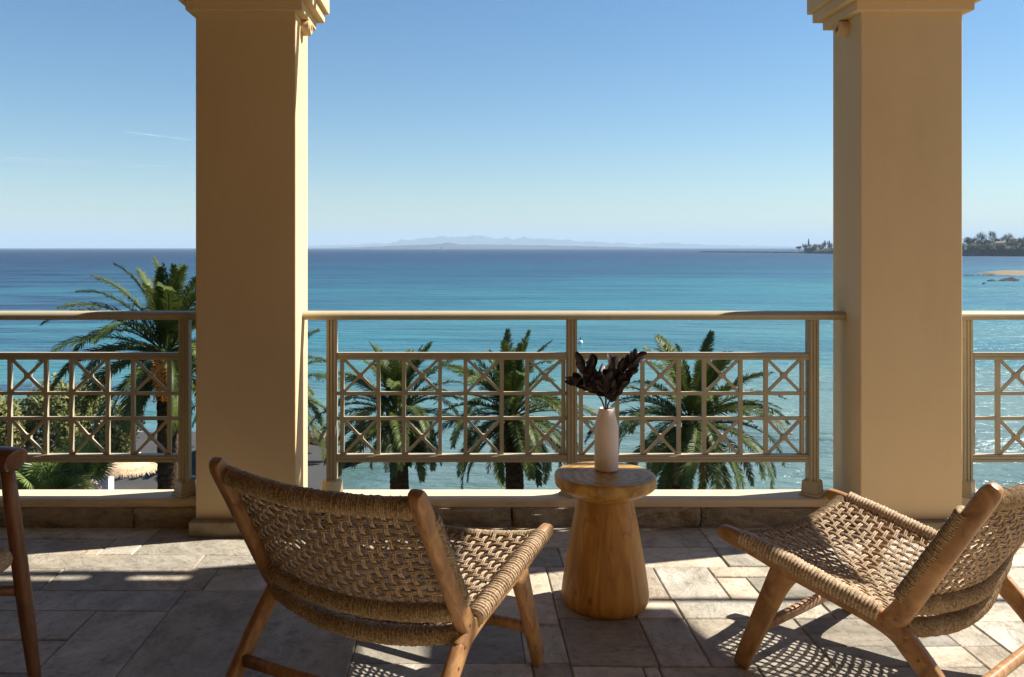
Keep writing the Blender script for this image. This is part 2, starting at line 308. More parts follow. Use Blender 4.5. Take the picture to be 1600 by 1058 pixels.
def sea_material():
    m, ns, ls, b = mat('sea water', rough=.12, spec=.5)
    b.inputs['IOR'].default_value = 1.33
    g = ns.new('ShaderNodeNewGeometry'); sp = ns.new('ShaderNodeSeparateXYZ'); ls.new(g.outputs['Position'], sp.inputs[0])
    lg = N(ns, 'ShaderNodeMath', operation='LOGARITHM'); lg.inputs[1].default_value = 10; ls.new(sp.outputs['Y'], lg.inputs[0])
    # depth of water: offshore distance, deeper towards the left
    xo = N(ns, 'ShaderNodeMath', operation='DIVIDE'); ls.new(sp.outputs['X'], xo.inputs[0]); ls.new(sp.outputs['Y'], xo.inputs[1])
    xm = N(ns, 'ShaderNodeMath', operation='MULTIPLY_ADD'); xm.inputs[1].default_value = -.34; ls.new(xo.outputs[0], xm.inputs[0]); ls.new(lg.outputs[0], xm.inputs[2])
    mp = N(ns, 'ShaderNodeMapping'); mp.inputs['Scale'].default_value = (.006,.016,1); ls.new(g.outputs['Position'], mp.inputs['Vector'])
    nz = N(ns, 'ShaderNodeTexNoise', Scale=1, Detail=5, Roughness=.6, Distortion=.8); ls.new(mp.outputs[0], nz.inputs['Vector'])
    nm = N(ns, 'ShaderNodeMath', operation='MULTIPLY_ADD'); nm.inputs[1].default_value = 1.15; ls.new(nz.outputs['Fac'], nm.inputs[0]); ls.new(xm.outputs[0], nm.inputs[2])
    mr = N(ns, 'ShaderNodeMapRange'); mr.inputs['From Min'].default_value = 2.05; mr.inputs['From Max'].default_value = 4.1; ls.new(nm.outputs[0], mr.inputs[0])
    r = ramp(ns, [(0,(.120,.19,.17)),(.12,(.050,.165,.175)),(.32,(.022,.135,.170)),(.52,(.014,.072,.120)),(.72,(.012,.040,.086)),(1,(.011,.031,.070))])
    ls.new(mr.outputs[0], r.inputs[0])
    # seagrass beds
    mp2 = N(ns, 'ShaderNodeMapping'); mp2.inputs['Scale'].default_value = (.022,.06,1); ls.new(g.outputs['Position'], mp2.inputs['Vector'])
    n2 = N(ns, 'ShaderNodeTexNoise', Scale=1, Detail=5, Roughness=.6, Distortion=.5); ls.new(mp2.outputs[0], n2.inputs['Vector'])
    r2 = ramp(ns, [(.47,(1,1,1)),(.57,(.30,.36,.55))]); ls.new(n2.outputs['Fac'], r2.inputs[0])
    left = N(ns, 'ShaderNodeMapRange'); left.inputs['From Min'].default_value = -.12; left.inputs['From Max'].default_value = -.42; left.inputs['To Min'].default_value = .32; left.inputs['To Max'].default_value = 1
    ls.new(xo.outputs[0], left.inputs[0])
    mx = N(ns, 'ShaderNodeMix', data_type='RGBA', blend_type='MULTIPLY'); ls.new(left.outputs[0], mx.inputs[0]); ls.new(r.outputs[0], mx.inputs[6]); ls.new(r2.outputs[0], mx.inputs[7])
    ls.new(mx.outputs[2], b.inputs['Base Color'])
    rg_ = N(ns, 'ShaderNodeMapRange'); rg_.inputs['From Min'].default_value = 1.6; rg_.inputs['From Max'].default_value = 3.2; rg_.inputs['To Min'].default_value = .20; rg_.inputs['To Max'].default_value = .50; ls.new(lg.outputs[0], rg_.inputs[0]); ls.new(rg_.outputs[0], b.inputs['Roughness'])
    # waves: wind chop over a longer swell
    def wave(sx, sy, d, rough=.55):
        q = N(ns, 'ShaderNodeMapping'); q.inputs['Scale'].default_value = (sx, sy, 1); q.inputs['Rotation'].default_value = (0,0,R(12)); ls.new(g.outputs['Position'], q.inputs['Vector'])
        w = N(ns, 'ShaderNodeTexNoise', Scale=1, Detail=4, Roughness=rough, Distortion=.3); ls.new(q.outputs[0], w.inputs['Vector'])
        bp = N(ns, 'ShaderNodeBump', Strength=1, Distance=d); ls.new(w.outputs['Fac'], bp.inputs['Height']); return bp
    b1 = wave(.8, 1.9, .27, .62); b2 = wave(.09, .32, 1.15); ls.new(b1.outputs[0], b2.inputs['Normal'])
    b3 = wave(.012, .05, 4.0); ls.new(b2.outputs[0], b3.inputs['Normal'])
    ls.new(b3.outputs[0], b.inputs['Normal'])
    return m
M['sea'] = sea_material()

# ================================================================== SETTING
HAZE_TOP = 330
sea = MB()
ys = [30,40,60,100,180,350,700,1500,4000,12000,30000]
for i in range(len(ys)-1):
    a, b_ = ys[i], ys[i+1]; wa, wb = 300+a*1.3, 300+b_*1.3
    sea.quad((-wa,a,SEA),(wa,a,SEA),(wb,b_,SEA),(-wb,b_,SEA))
tag(sea.build('sea', M['sea']), kind='structure')

def tri_height(x, pts):
    for (a, ha), (b_, hb) in zip(pts, pts[1:]):
        if a <= x <= b_: return ha+(hb-ha)*(x-a)/(b_-a)
    return 0
def range_(name, Y, pts, depth, rough, step, label=None, base=SEA-2):
    mb = MB(); n = int((pts[-1][0]-pts[0][0])/step)
    rows = []
    for k, (d, f) in enumerate(((0,0),(.25,.55),(.5,1),(1,.5),(1.6,0))):
        row = []
        for i in range(n+1):
            xp = pts[0][0]+(pts[-1][0]-pts[0][0])*i/n; h = tri_height(xp, pts)*Y/F
            h *= (1+rough*noise.fractal(Vector((xp*.06, k*3.1, Y*.001)), .9, 2, 5))
            row.append((px(xp, Y), Y+d*depth, base+max(0, h*f)+(-2 if f == 0 else 0)))
        rows.append(row)
    for a, b_ in zip(rows, rows[1:]):
        for i in range(n): mb.quad(a[i], a[i+1], b_[i+1], b_[i])
    o = mb.build(name, M['mountain'], smooth=True); tag(o, label, kind='structure'); return o
range_('far_mountains', 19000, [(330,0),(480,4),(520,5),(600,8),(640,14),(690,19),(720,17),(740,20),(790,15),(850,16),(890,13),(940,10),(1000,7),(1060,8),(1130,5),(1230,3),(1320,0)], 950, .25, 3)
range_('low_island', 8500, [(480,0),(530,2),(600,4.5),(660,6.5),(690,8.5),(697,10),(704,9.5),(720,7),(780,6.5),(850,5.5),(930,4),(1000,2.5),(1080,0)], 380, .12, 3)

# near shore
def sheet(name, m, pts, z, kind='structure'):
    mb = MB(); n = len(pts); mb.v = [(x,y,z) for x,y in pts]; mb.f = [tuple(range(n))]
    return tag(mb.build(name, m), kind=kind)
sheet('garden_ground', M['garden'], [(-60,4.6),(60,4.6),(60,26.5),(-5.2,26.5),(-5.2,30),(-12.5,33.5),(-12.5,42),(-60,42)], SEA+.9)
mb = MB(); pl_ = [(-30,26.5),(-5.1,26.5),(-4.9,33),(-5.6,39.5),(-11,43.6),(-30,43.6)]; k = len(pl_)
mb.v = [(x,y,SEA+1.0) for x,y in pl_]+[(x,y,SEA-1.0) for x,y in pl_]; mb.f = [tuple(range(k))]+[(i,k+i,k+(i+1)%k,(i+1)%k) for i in range(k)]
tag(mb.build('seafront_paving', M['paving_grey']), kind='structure')
# sloping beach into the water
mb = MB(); prof = [(26,.86),(30,.5),(33.3,.02),(35,-.2)]
xs = [-5.0,-2,2,8,20,60]
for a, b_ in zip(xs, xs[1:]):
    for (y0,z0),(y1,z1) in zip(prof, prof[1:]):
        mb.quad((a,y0,SEA+z0),(b_,y0,SEA+z0),(b_,y1,SEA+z1),(a,y1,SEA+z1))
tag(mb.build('beach', M['sand']), kind='structure')
mb = MB(); mb.quad((-60,42.5,SEA+.95),(-5.4,39.3,SEA+.97),(-3.2,44.6,SEA-.25),(-60,48,SEA-.25)); tag(mb.build('shingle_bank', M['sand']), kind='structure')
mb = MB(); mb.quad((-60,4.6,SEA+.6),(60,4.6,SEA+.6),(60,-40,SEA+.6),(-60,-40,SEA+.6)); tag(mb.build('inland_ground', M['garden']), kind='structure')

# rocks along the shore
def rock_mesh(seed, sub=2):
    bm = bmesh.new(); bmesh.ops.create_icosphere(bm, subdivisions=sub, radius=1)
    for v in bm.verts:
        k = 1+.45*noise.noise(v.co*1.1+Vector((seed*7.3,0,0)))+.18*noise.noise(v.co*2.6+Vector((0,seed*3.1,0)))
        v.co = v.co*k
    me = bpy.data.meshes.new('rock'); bm.to_mesh(me); bm.free(); me.materials.append(M['rock']); return me
RK = [rock_mesh(i) for i in range(4)]
RKD = [m_.copy() for m_ in RK]
for m_ in RKD: m_.materials[0] = M['far_rock']
rnd = random.Random(3)
for i in range(46):
    x = rnd.uniform(-21, -7.2); y = 43.3+rnd.random()*2.4+(x+7)*-.02; s = rnd.uniform(.22,.62)
    if i > 37: x = rnd.uniform(-8.0,-6.6); y = rnd.uniform(42.6,44.8)
    o = link('rock', RK[i % 4]); o.location = (x, y, SEA+.9-(y-43)*.33); o.scale = (s*rnd.uniform(.8,1.5), s, s*rnd.uniform(.6,.9)); o.rotation_euler = (0,0,rnd.random()*6)
    tag(o, 'rough boulder in the rock bank between the seafront paving and the water', 'rock', 'boulders along the left shore')

# ================================================================== THE TERRACE
floor = MB(); floor.box(-6,7.5,-2.6,4.05,-.30,-.0055)
floor = tag(floor.build('floor', M['mortar']), kind='structure')
def tile(x0, x1, y0, y1, gap=.0022):
    x0 += gap; x1 -= gap; y0 += gap; y1 -= gap
    if x1-x0 < .02 or y1-y0 < .02: return
    cx, cy = (x0+x1)/2, (y0+y1)/2; a, b_ = (x1-x0)/2, (y1-y0)/2; e = .0035
    dz = random.uniform(-.0016,.0016); tx, ty = random.uniform(-.0012,.0012), random.uniform(-.0012,.0012)
    j = lambda: random.uniform(-.002,.002)
    cor = [(-a+j(),-b_+j()),(a+j(),-b_+j()),(a+j(),b_+j()),(-a+j(),b_+j())]
    mb = MB()
    mb.v = [(x,y,-.02) for x,y in cor]+[(x,y,dz-.0035) for x,y in cor]+[(x-math.copysign(e,x),y-math.copysign(e,y),dz+(tx*x/a+ty*y/b_)) for x,y in cor]
    for k in range(4):
        l = (k+1) % 4; mb.f += [(k,l,4+l,4+k),(4+k,4+l,8+l,8+k)]
    mb.f.append((8,9,10,11))
    o = mb.build('tile', M['tile'], floor); o.location = (cx, cy, 0)
def row(y0, y1, xs, subdiv=0):
    for a, b_ in zip(xs, xs[1:]): tile(a, b_, y0, y1)
def rrow(y0, y1, x0, x1, lo=.3, hi=.75):
    x = x0
    while x < x1-.001:
        w = random.uniform(lo, hi)
        if x+w > x1-.22: w = x1-x
        tile(x, x+w, y0, y1); x += w
YE = 4.02
# left part
row(3.86, YE, [-3.6,-2.95,-2.5,-1.99,-1.41,-.98,-.2,.2])
row(3.655, 3.86, [-3.6,-2.6,-2.15,-1.56,-1.41,-.7,.05])
row(3.50, 3.655, [-3.6,-2.7,-1.98,-1.1,-.35,.05]); row(3.274, 3.50, [-3.6,-2.8,-2.2,-1.62,-1.0,-.72,.05])
row(3.09, 3.274, [-3.6,-2.7,-1.86,-1.06])
tile(-1.06,-.36,2.30,3.274)                               # the long dark slab
tile(-1.32,-1.06,1.95,3.09)                               # the long pale strip beside it
row(2.865, 3.09, [-3.6,-2.5,-1.83,-1.32]); row(2.64, 2.865, [-3.6,-2.3,-1.78,-1.32]); row(2.42,2.64,[-3.6,-2.1,-1.6,-1.32]); row(1.95,2.42,[-3.6,-2.0,-1.62,-1.32])
tile(-1.06,-.62,1.95,2.30); tile(-.62,-.36,1.95,2.30)
# middle
row(2.98,3.274,[-.36,.327]); row(2.70, 2.98, [-.36,.19,.327]); row(2.36,2.70,[-.36,.21,.327]); row(1.95,2.36,[-.36,.05,.327])
# right part
row(3.75, YE, [.2,.62,1.083,1.75,2.35,3.0,3.6]); row(3.517,3.75,[.05,.40,1.075,1.62,2.2,2.9,3.6])
row(3.19,3.517,[.05,.327,.762,.985]); tile(.985,1.37,3.41,3.517); tile(.985,1.106,3.19,3.41); tile(1.106,1.37,3.19,3.41)
tile(.05,.327,3.274-.0,3.274+.0)
row(3.03,3.19,[.327,.60,.766,1.30,1.75]); row(2.683,3.03,[.327,.606,.768,1.15]); row(2.82,3.03,[1.15,1.62]); row(2.683,2.82,[1.15,1.45,1.62])
row(2.30,2.683,[.327,.55,.60]); rrow(2.30,2.683,.60,1.62); rrow(1.95,2.30,.327,1.62)
row(3.30,3.517,[1.37,1.9,2.5,3.1,3.6]); row(3.19,3.30,[1.37,1.75]); row(3.0,3.30,[1.75,2.3,2.9,3.6]); row(2.62,3.0,[1.75,2.15,2.75,3.6]); row(2.82,3.03,[1.62,1.75]); row(2.3,2.82,[1.62,1.75]); row(2.3,2.62,[1.75,2.4,3.6]); rrow(1.95,2.30,1.62,3.6)
yy = 1.95
while yy > -.6:
    h = random.uniform(.26,.45); rrow(yy-h, yy, -3.6, 3.6, .4, .9); yy -= h

# kerb with rough stones and the painted sill
kerb = empty('kerb_wall', (.5,4.1,0)); tag(kerb, 'low kerb of rough split stones under a cream painted sill', 'kerb')
kx, ky = -.5, -4.1
def stone(x0, x1, seed):
    nx, nz = 44, 8; mb = MB(); g = []
    for k in range(nz+1):
        r_ = []
        for i in range(nx+1):
            x = x0+(x1-x0)*i/nx; z = -.01+(.083+.01)*k/nz
            d = .020*noise.fractal(Vector((x*7+seed, z*22, seed)), .8, 2.1, 5)
            e = .008 if i in (0,nx) else 0
            top = .008 if k == nz else 0
            zz = z+(.004*noise.noise(Vector((x*9,seed,0))) if k == nz else 0)
            r_.append((x+kx, 4.020+d+e+top+ky, zz))
        g.append(r_)
    for a, b_ in zip(g, g[1:]):
        for i in range(nx): mb.quad(a[i], a[i+1], b_[i+1], b_[i])
    for i in range(nx):
        a, b_ = g[-1][i], g[-1][i+1]; mb.quad(a, b_, (b_[0],4.22+ky,.0825), (a[0],4.22+ky,.0825))
    for r_, fl in ((0,1),(nx,0)):
        for k in range(nz):
            a, b_ = g[k][r_], g[k+1][r_]; q = [a, b_, (b_[0],4.22+ky,b_[2]), (a[0],4.22+ky,a[2])]
            mb.quad(*(q if fl else q[::-1]))
    mb.build('stone', M['kerb'], kerb)
xk = -4.19
for i in range(10):
    stone(xk+.004, xk+.877, i*3.7); xk += .8815
for a, b_ in ((-4.0,-1.245),(-.76,1.79),(2.28,4.6)):
    mb = MB()
    pr = [(4.047,.0835),(4.047,.112),(4.052,.1185),(4.064,.1215),(4.205,.1225),(4.205,.0835)]
    ns_ = 14
    rings_ = [[(a+(b_-a)*i/ns_+kx, y+ky, z+(.0008*noise.noise(Vector((i*2.1,y*40,z*40))) if 0 < i < ns_ else 0)) for y, z in pr] for i in range(ns_+1)]
    mb.rings(rings_, True); mb.build('sill', M['plaster_trim'], kerb)

# pillars
def pillar(x0, x1, label, sock_side):
    y0, y1 = 3.93, 4.23; cx, cy = (x0+x1)/2, (y0+y1)/2; a, b_ = (x1-x0)/2, (y1-y0)/2
    t = empty('pillar', (cx, cy, 0)); tag(t, label, 'pillar', 'square pillars of the terrace')
    MB().box(-a,a,-b_,b_,.06,2.44).build('shaft', M['plaster'], t, bevel=.006, seg=3)
    mb = MB(); nx = 20
    p = .028 
    mb.box(-a-p+.01,a+p-.01,-b_-.05,b_+.03,-.005,.066); mb.build('plinth', M['plinth'], t, bevel=.008, seg=2)
    mb = MB()
    for k, (z0, z1, d) in enumerate(((2.371,2.419,.036),(2.415,2.465,.072),(2.461,2.57,.092),(2.566,2.64,.112))):
        mb.box(-a-d,a+d,-b_-d,b_+d,z0+k*.001,z1)
    mb.build('capital', M['plaster'], t, bevel=.005, seg=2)
    MB().box(-a+.002,a-.002,-b_+.002,b_-.002,2.63,3.05).build('upper_block', M['plaster'], t)
    s = sock_side
    mb = MB(); rs = []
    for d, r in ((-.002,.036),(.036,.036),(.044,.030),(.044,.018),(.020,.016)):
        rs.append([(s*(a+d), .0+r*math.cos(q*math.pi/12), 2.336+r*math.sin(q*math.pi/12)) for q in range(24)])
    mb.rings(rs if s > 0 else rs, True)
    mb.build('wall_socket', M['plaster'], t, smooth=False)
    return t
pillar(-1.227, -.771, 'left cream plaster pillar with its sunlit right edge behind the left chair', 1)
pillar(1.799, 2.262, 'right cream plaster pillar behind the right woven chair', -1)
pillar(-4.25, -3.79, 'cream plaster pillar beyond the left end of the railing', 1)

# railings: painted metal panels of crossed squares
RY = 4.118
def bar_mesh(name, l, w, d):       # bar along Z centred
    mb = MB(); mb.box(-w/2,w/2,-d/2,d/2,-l/2,l/2); return mb.mesh(name, M['rail'])
Z_TB = (.768,.800); Z_BB = (.282,.316); Z_M1 = .606; Z_M2 = .487
me_vert = bar_mesh('baluster', Z_TB[0]-Z_BB[1], .018, .018)
me_boss = MB().tube([(0,-.0125,0),(0,.0125,0)], .0155, 8, up=(0,0,1)).mesh('boss', M['rail'])
def brace_mesh(w, h):
    l = math.hypot(w,h)/2-.012; mb = MB(); mb.box(-.0065,.0065,-.006,.006,-l/2,l/2); return mb.mesh('brace', M['rail'])
CELLW = .1728-.018; H1 = Z_TB[0]-Z_M1-.008; H2 = Z_M2-Z_BB[1]-.008
me_br1 = brace_mesh(CELLW, H1); me_br2 = brace_mesh(CELLW, H2)
def post_mesh():
    mb = MB(); w = .024
    mb.box(-w,w,-w,w,.185,.957)
    for q in (-.0155,0,.0155): mb.box(q-.0042,q+.0042,-w-.005,-w+.002,.19,.956)
    return mb.mesh('post', M['rail'])
def base_mesh():
    mb = MB(); mb.tube([(0,0,.124),(0,0,.136),(0,0,.137),(0,0,.190),(0,0,.200)], [.064,.061,.053,.049,.034], 4, up=(1,1,0)); return mb.mesh('post_base', M['rail'])
me_post = post_mesh(); me_base = base_mesh()
def railing(x0, x1, posts, panels, label):
    t = empty('balcony_railing', ((x0+x1)/2, RY, .12)); ox = -(x0+x1)/2; oz = -.12
    tag(t, label, 'railing', 'beige metal railings between the pillars')
    def put(name, me, x, z, ry=0, par=t, y=0):
        o = bpy.data.objects.new(name, me); COL.objects.link(o); o.parent = par; o.location = (x+ox, y, z+oz); o.rotation_euler = (0, ry, 0); return o
    mb = MB(); pr = [(-.030,.958),(-.030,.972),(-.039,.973),(-.041,.980),(-.038,.986),(-.031,.9925),(-.018,.997),(.018,.998),(.034,.993),(.039,.986),(.037,.976),(.030,.972),(.030,.958)]
    mb.rings([[(x+ox, y, z+oz) for y, z in pr] for x in (x0, x1)], True); mb.build('handrail', M['rail'], t)
    for x in posts:
        o = put('post', me_post, x, 0); b_ = bpy.data.objects.new('post_base', me_base); COL.objects.link(b_); b_.parent = o; b_.location = (0,0,0)
    for a, b_, xs, cells in panels:
        for nm, (z0, z1), d in (('top_bar',Z_TB,.021),('bottom_bar',Z_BB,.021)):
            mb = MB().box(a+ox, b_+ox, -d, d, z0+oz, z1+oz)
            mb.box(a+ox, b_+ox, -d-.004, -d+.001, z0+.006+oz, z0+.012+oz); mb.box(a+ox, b_+ox, -d-.004, -d+.001, z1-.012+oz, z1-.006+oz)
            mb.build(nm, M['rail'], t)
        for z in (Z_M1, Z_M2): MB().box(a+ox, b_+ox, -.0078, .0078, z-.008+oz, z+.008+oz).build('middle_bar', M['rail'], t)
        for x in xs: put('baluster', me_vert, x, (Z_TB[0]+Z_BB[1])/2)
        for c in cells:
            for zc, hh, me in (((Z_TB[0]+Z_M1+.008)/2, H1, me_br1), ((Z_M2-.008+Z_BB[1])/2, H2, me_br2)):
                bs = put('boss', me_boss, c, zc); an = math.atan2(CELLW, hh); l = math.hypot(CELLW,hh)/4+.004
                for sgn in (1,-1):
                    for e in (1,-1):
                        put('brace', me, c+sgn*e*l*math.sin(an), zc+e*l*math.cos(an), sgn*an)
CW, GW = .1728, .1208
def panel_xs(x, first='cell', n=4):
    xs = [x]; cells = []
    kind = first
    while len(cells) < n or kind == 'cell':
        w = CW if kind == 'cell' else GW
        if kind == 'cell': cells.append(x+CW/2)
        x += w; xs.append(x); kind = 'gap' if kind == 'cell' else 'cell'
        if len(cells) == n and kind == 'gap': break
    return xs, cells
pA, pB, pC = px(519,RY), px(893,RY), px(1269,RY)
xsA, cA = panel_xs(px(534.8,RY)); xsB, cB = panel_xs(px(907.5,RY))
railing(-.775, 1.803, [pA,pB,pC], [(pA+.0235,pB-.0235,xsA,cA),(pB+.0235,pC-.0235,xsB,cB)], 'long railing behind the round wooden table between the two tall pillars')
xl, cl = panel_xs(px(265,RY)-CW-3*(CW+GW)); pl = px(289,RY); pl0 = xl[0]-.05
xl2, cl2 = panel_xs(pl0-.05-4*CW-3*GW); pl1 = xl2[0]-.05
railing(-3.79, -1.223, [pl1,pl0,pl], [(pl0+.0235,pl-.0235,xl,cl),(pl1+.0235,pl0-.0235,xl2,cl2)], 'shaded railing left of the left pillar in front of the tall palm')
pr_ = px(1508,RY); xr, cr = panel_xs(px(1519,RY), 'gap'); pr2 = xr[-1]+GW+.05
railing(2.258, 4.55, [pr_,pr2,4.5], [(pr_+.0235,pr2-.0235,xr+[xr[-1]+GW],cr),(pr2+.0235,4.4765,*panel_xs(pr2+.05,'cell',3))], 'railing at the right edge beyond the right pillar')

# roof, beam and house wall that shade the terrace (outside the frame)
roof = empty('porch_roof', (-1.7,0.8,3.05)); tag(roof, 'plastered porch roof resting on the cream pillars above the chairs', 'roof')
def rbox(name, x0, x1, y0, y1, z0, z1, m): return MB().box(x0+1.7,x1+1.7,y0-.8,y1-.8,z0-3.05,z1-3.05).build(name, m, roof)
ROOF_X = 2.56
rbox('ceiling', -6, ROOF_X, -2.5, 3.9, 3.25, 3.40, M['ceiling'])
rbox('beam', -6, ROOF_X-.01, 3.905, 4.106, 3.05, 3.42, M['plaster'])
rbox('end_beam', ROOF_X-.25, ROOF_X-.002, -2.5, 3.895, 3.05, 3.24, M['plaster'])
rbox('gutter', -6, ROOF_X, 4.156, 4.20, 3.055, 3.13, M['plaster'])
for x in (-4.2,-1.35+2.9-.1,.1,2.3): rbox('gutter_bracket', x, x+.14, 4.107, 4.155, 3.06, 3.10, M['plaster'])
wall = empty('house_wall', (0,-2.6,0)); tag(wall, 'cream house wall at the back of the terrace behind the viewer', 'wall')
MB().box(-6,7.5,-.3,.0,-9,3.6).build('wall_face', M['wall'], wall); MB().box(-5.2,-5.0,.001,6.4,.0,3.24).build('added_end_wall', M['wall'], wall)  # end wall is out of view, added to dim the terrace from the left
# slab edge and building below
MB().box(-6,7.5,-2.6,4.215,-8.4,-.301).build('house_front', M['wall'])
tag(bpy.data.objects['house_front'], 'cream house front below the terrace floor', 'building')
MB().box(-6,7.5,4.055,4.213,-.30,-.012).build('slab_edge', M['wall'], bpy.data.objects['house_front'])
# added unseen shade casters over the open right end: rods and a panel
rig = empty('shade_rig', (4.2,3.6,3.0)); tag(rig, 'unseen rods and panel added over the open right end to cast shade', 'shade_rig')
def pbox(name, x0,x1,y0,y1,z0,z1,m): return MB().box(x0-4.2,x1-4.2,y0-3.6,y1-3.6,z0-3,z1-3).build(name,m,rig)
pbox('rod', ROOF_X, 6.6, 3.895, 3.93, 3.04, 3.075, M['rail'])
pbox('rod', ROOF_X, 6.6, 2.98, 3.015, 3.30, 3.335, M['rail'])
pbox('shade_rig_post', 6.6, 6.68, 3.88, 3.96, 0, 3.1, M['rail']); pbox('shade_rig_post', 6.6, 6.68, 2.96, 3.04, 0, 3.36, M['rail'])
mb = MB(); c = [(2.79,3.86),(3.66,3.84),(3.74,3.55),(3.86,3.24),(3.40,3.20),(2.95,3.02),(2.78,3.0)]  # panel outline shaped to cast the dark patch on floor and seat
mb.v = [(x-4.2,y-3.6,.06) for x,y in c]+[(x-4.2,y-3.6,.068) for x,y in c]; k = len(c)
mb.f = [tuple(range(k)), tuple(reversed(range(k,2*k)))]+[(i,(i+1)%k,k+(i+1)%k,k+i) for i in range(k)]
mb.build('shade_caster_panel', M['canvas'], rig)

# ================================================================== WOVEN LOUNGE CHAIR
HW = .345-.019                       # half distance between the side frame centre lines
def side_sweep(ctrl, s, thick=.019, n=6, power=.62):
    """ctrl: (y, z, half depth); swept in the side plane"""
    p = spline(ctrl, n); mb = MB()
    th = [thick*(.55 if i in (0,len(p)-1) else (.85 if i in (1,len(p)-2) else 1)) for i in range(len(p))]
    mb.tube([(s*HW, y, z) for y,z,_ in p], [d for _,_,d in p], 16, ry=th, up=(0,.4,1), power=power); return mb
def wrap(path, r, ry=None, pitch=.0052, n=14, up=(0,0,1), tilt=.002, seed=0, amp=.0016):
    """bar wound with cord: rings of cord side by side"""
    pts = [Vector(p) for p in path]; L = [0]
    for a, b_ in zip(pts, pts[1:]): L.append(L[-1]+(b_-a).length)
    tot = L[-1]; turns = int(tot/pitch); sm = turns*6; out = []; ra = []; rb = []; rg = random.Random(seed)
    jit = [rg.uniform(-.0012,.0014) for _ in range(turns+2)]; j = 0
    for i in range(sm+1):
        d = tot*i/sm
        while j < len(L)-2 and L[j+1] < d: j += 1
        f = (d-L[j])/max(1e-9, L[j+1]-L[j]); out.append(pts[j].lerp(pts[j+1], f))
        q = amp*abs(math.sin(math.pi*i/6))*1.6+jit[i//6]
        ra.append(r+q); rb.append((ry or r)+q)
    return MB().tube(out, ra, n, ry=rb, up=up, tilt=tilt)
RAIL = [(.022,.404,.012),(.012,.402,.022),(-.03,.394,.027),(-.10,.380,.027),(-.17,.364,.029),(-.21,.354,.030),(-.27,.340,.028),(-.36,.320,.027),(-.45,.300,.028),(-.52,.278,.030),(-.560,.250,.030)]
RLEG = [(-.545,.262,.030),(-.575,.232,.031),(-.62,.185,.028),(-.69,.098,.025),(-.765,.002,.0225)]
POST = [(-.497,.272,.026),(-.515,.295,.030),(-.545,.335,.030),(-.585,.402,.029),(-.65,.510,.0265),(-.71,.612,.026),(-.752,.682,.026),(-.766,.705,.020),(-.772,.714,.011)]
FLEG = [(-.205,.345,.044),(-.180,.300,.037),(-.15,.235,.033),(-.10,.12,.029),(-.050,.002,.025)]
SW = .305                             # half width of the woven field
def front_bar(s): return Vector((s*SW, -.035-.012*(1-s*s), .392-.034*(1-s*s)))
def rear_bar(s): return Vector((s*(SW+.012), -.535-.045*(1-s*s), .285-.038*(1-s*s)))
def low_back(s): return Vector((s*(SW+.012), -.562-.045*(1-s*s), .352-.026*(1-s*s)))
def top_back(s): return Vector((s*(SW+.012), -.738-.046*(1-s*s), .668-.010*(1-s*s)))
def seat_pt(s, t):
    p = front_bar(s).lerp(rear_bar(s), t); p.z += .020*(1-abs(s)**3)*(1-t)*.3-.030*(1-s*s)*math.sin(math.pi*min(1,t*1.02))+.012; return p
def back_pt(s, t):
    p = low_back(s).lerp(top_back(s), t); p.y -= .018*(1-s*s)*math.sin(math.pi*t); p += Vector((0,.012,.004)); return p
def weave(fn, nu, nv, r=.0028, amp=.0032, seed=0):
    """u-strands run from bar to bar, v-strands across; each a pair of cords passing over and under"""
    mb = MB(); rg = random.Random(seed); h = 1e-3
    def nrm(s, t):
        a = fn(min(1,s+h), t)-fn(max(-1,s-h), t); b_ = fn(s, min(1,t+h))-fn(s, max(0,t-h)); n = a.cross(b_); n.normalize(); return n if n.z+.4*n.y > 0 else -n
    for i in range(nu):
        s0 = -1+2*(i+.5)/nu+rg.uniform(-.006,.006)
        for e in (-1,1):
            pts = []
            m = nv*4
            for k in range(m+1):
                t = k/m; jc = t*nv-.5; w = math.sin(k*.11+i*1.3)*.006
                s = max(-1,min(1,s0+e*.0029/SW+w)); pts.append(fn(s,t)+nrm(s,t)*(amp*math.cos(math.pi*(jc+i))+rg.uniform(-.0004,.0004)))
            mb.tube(pts, r, 5, up=(1,0,0), cap=False)
    for j in range(nv):
        t0 = (j+.5)/nv+rg.uniform(-.004,.004)
        for e in (-1,1):
            pts = []; m = nu*4
            for k in range(m+1):
                s = -1+2*k/m; ic = k/m*nu-.5; t = max(0,min(1,t0+e*.0029/(.5 if fn is seat_pt else .33)+.004*math.sin(k*.09+j*1.7)))
                pts.append(fn(s,t)-nrm(s,t)*(amp*math.cos(math.pi*(ic+j))+rg.uniform(-.0004,.0004)))
            mb.tube(pts, r, 5, up=(0,1,.3), cap=False)
    return mb
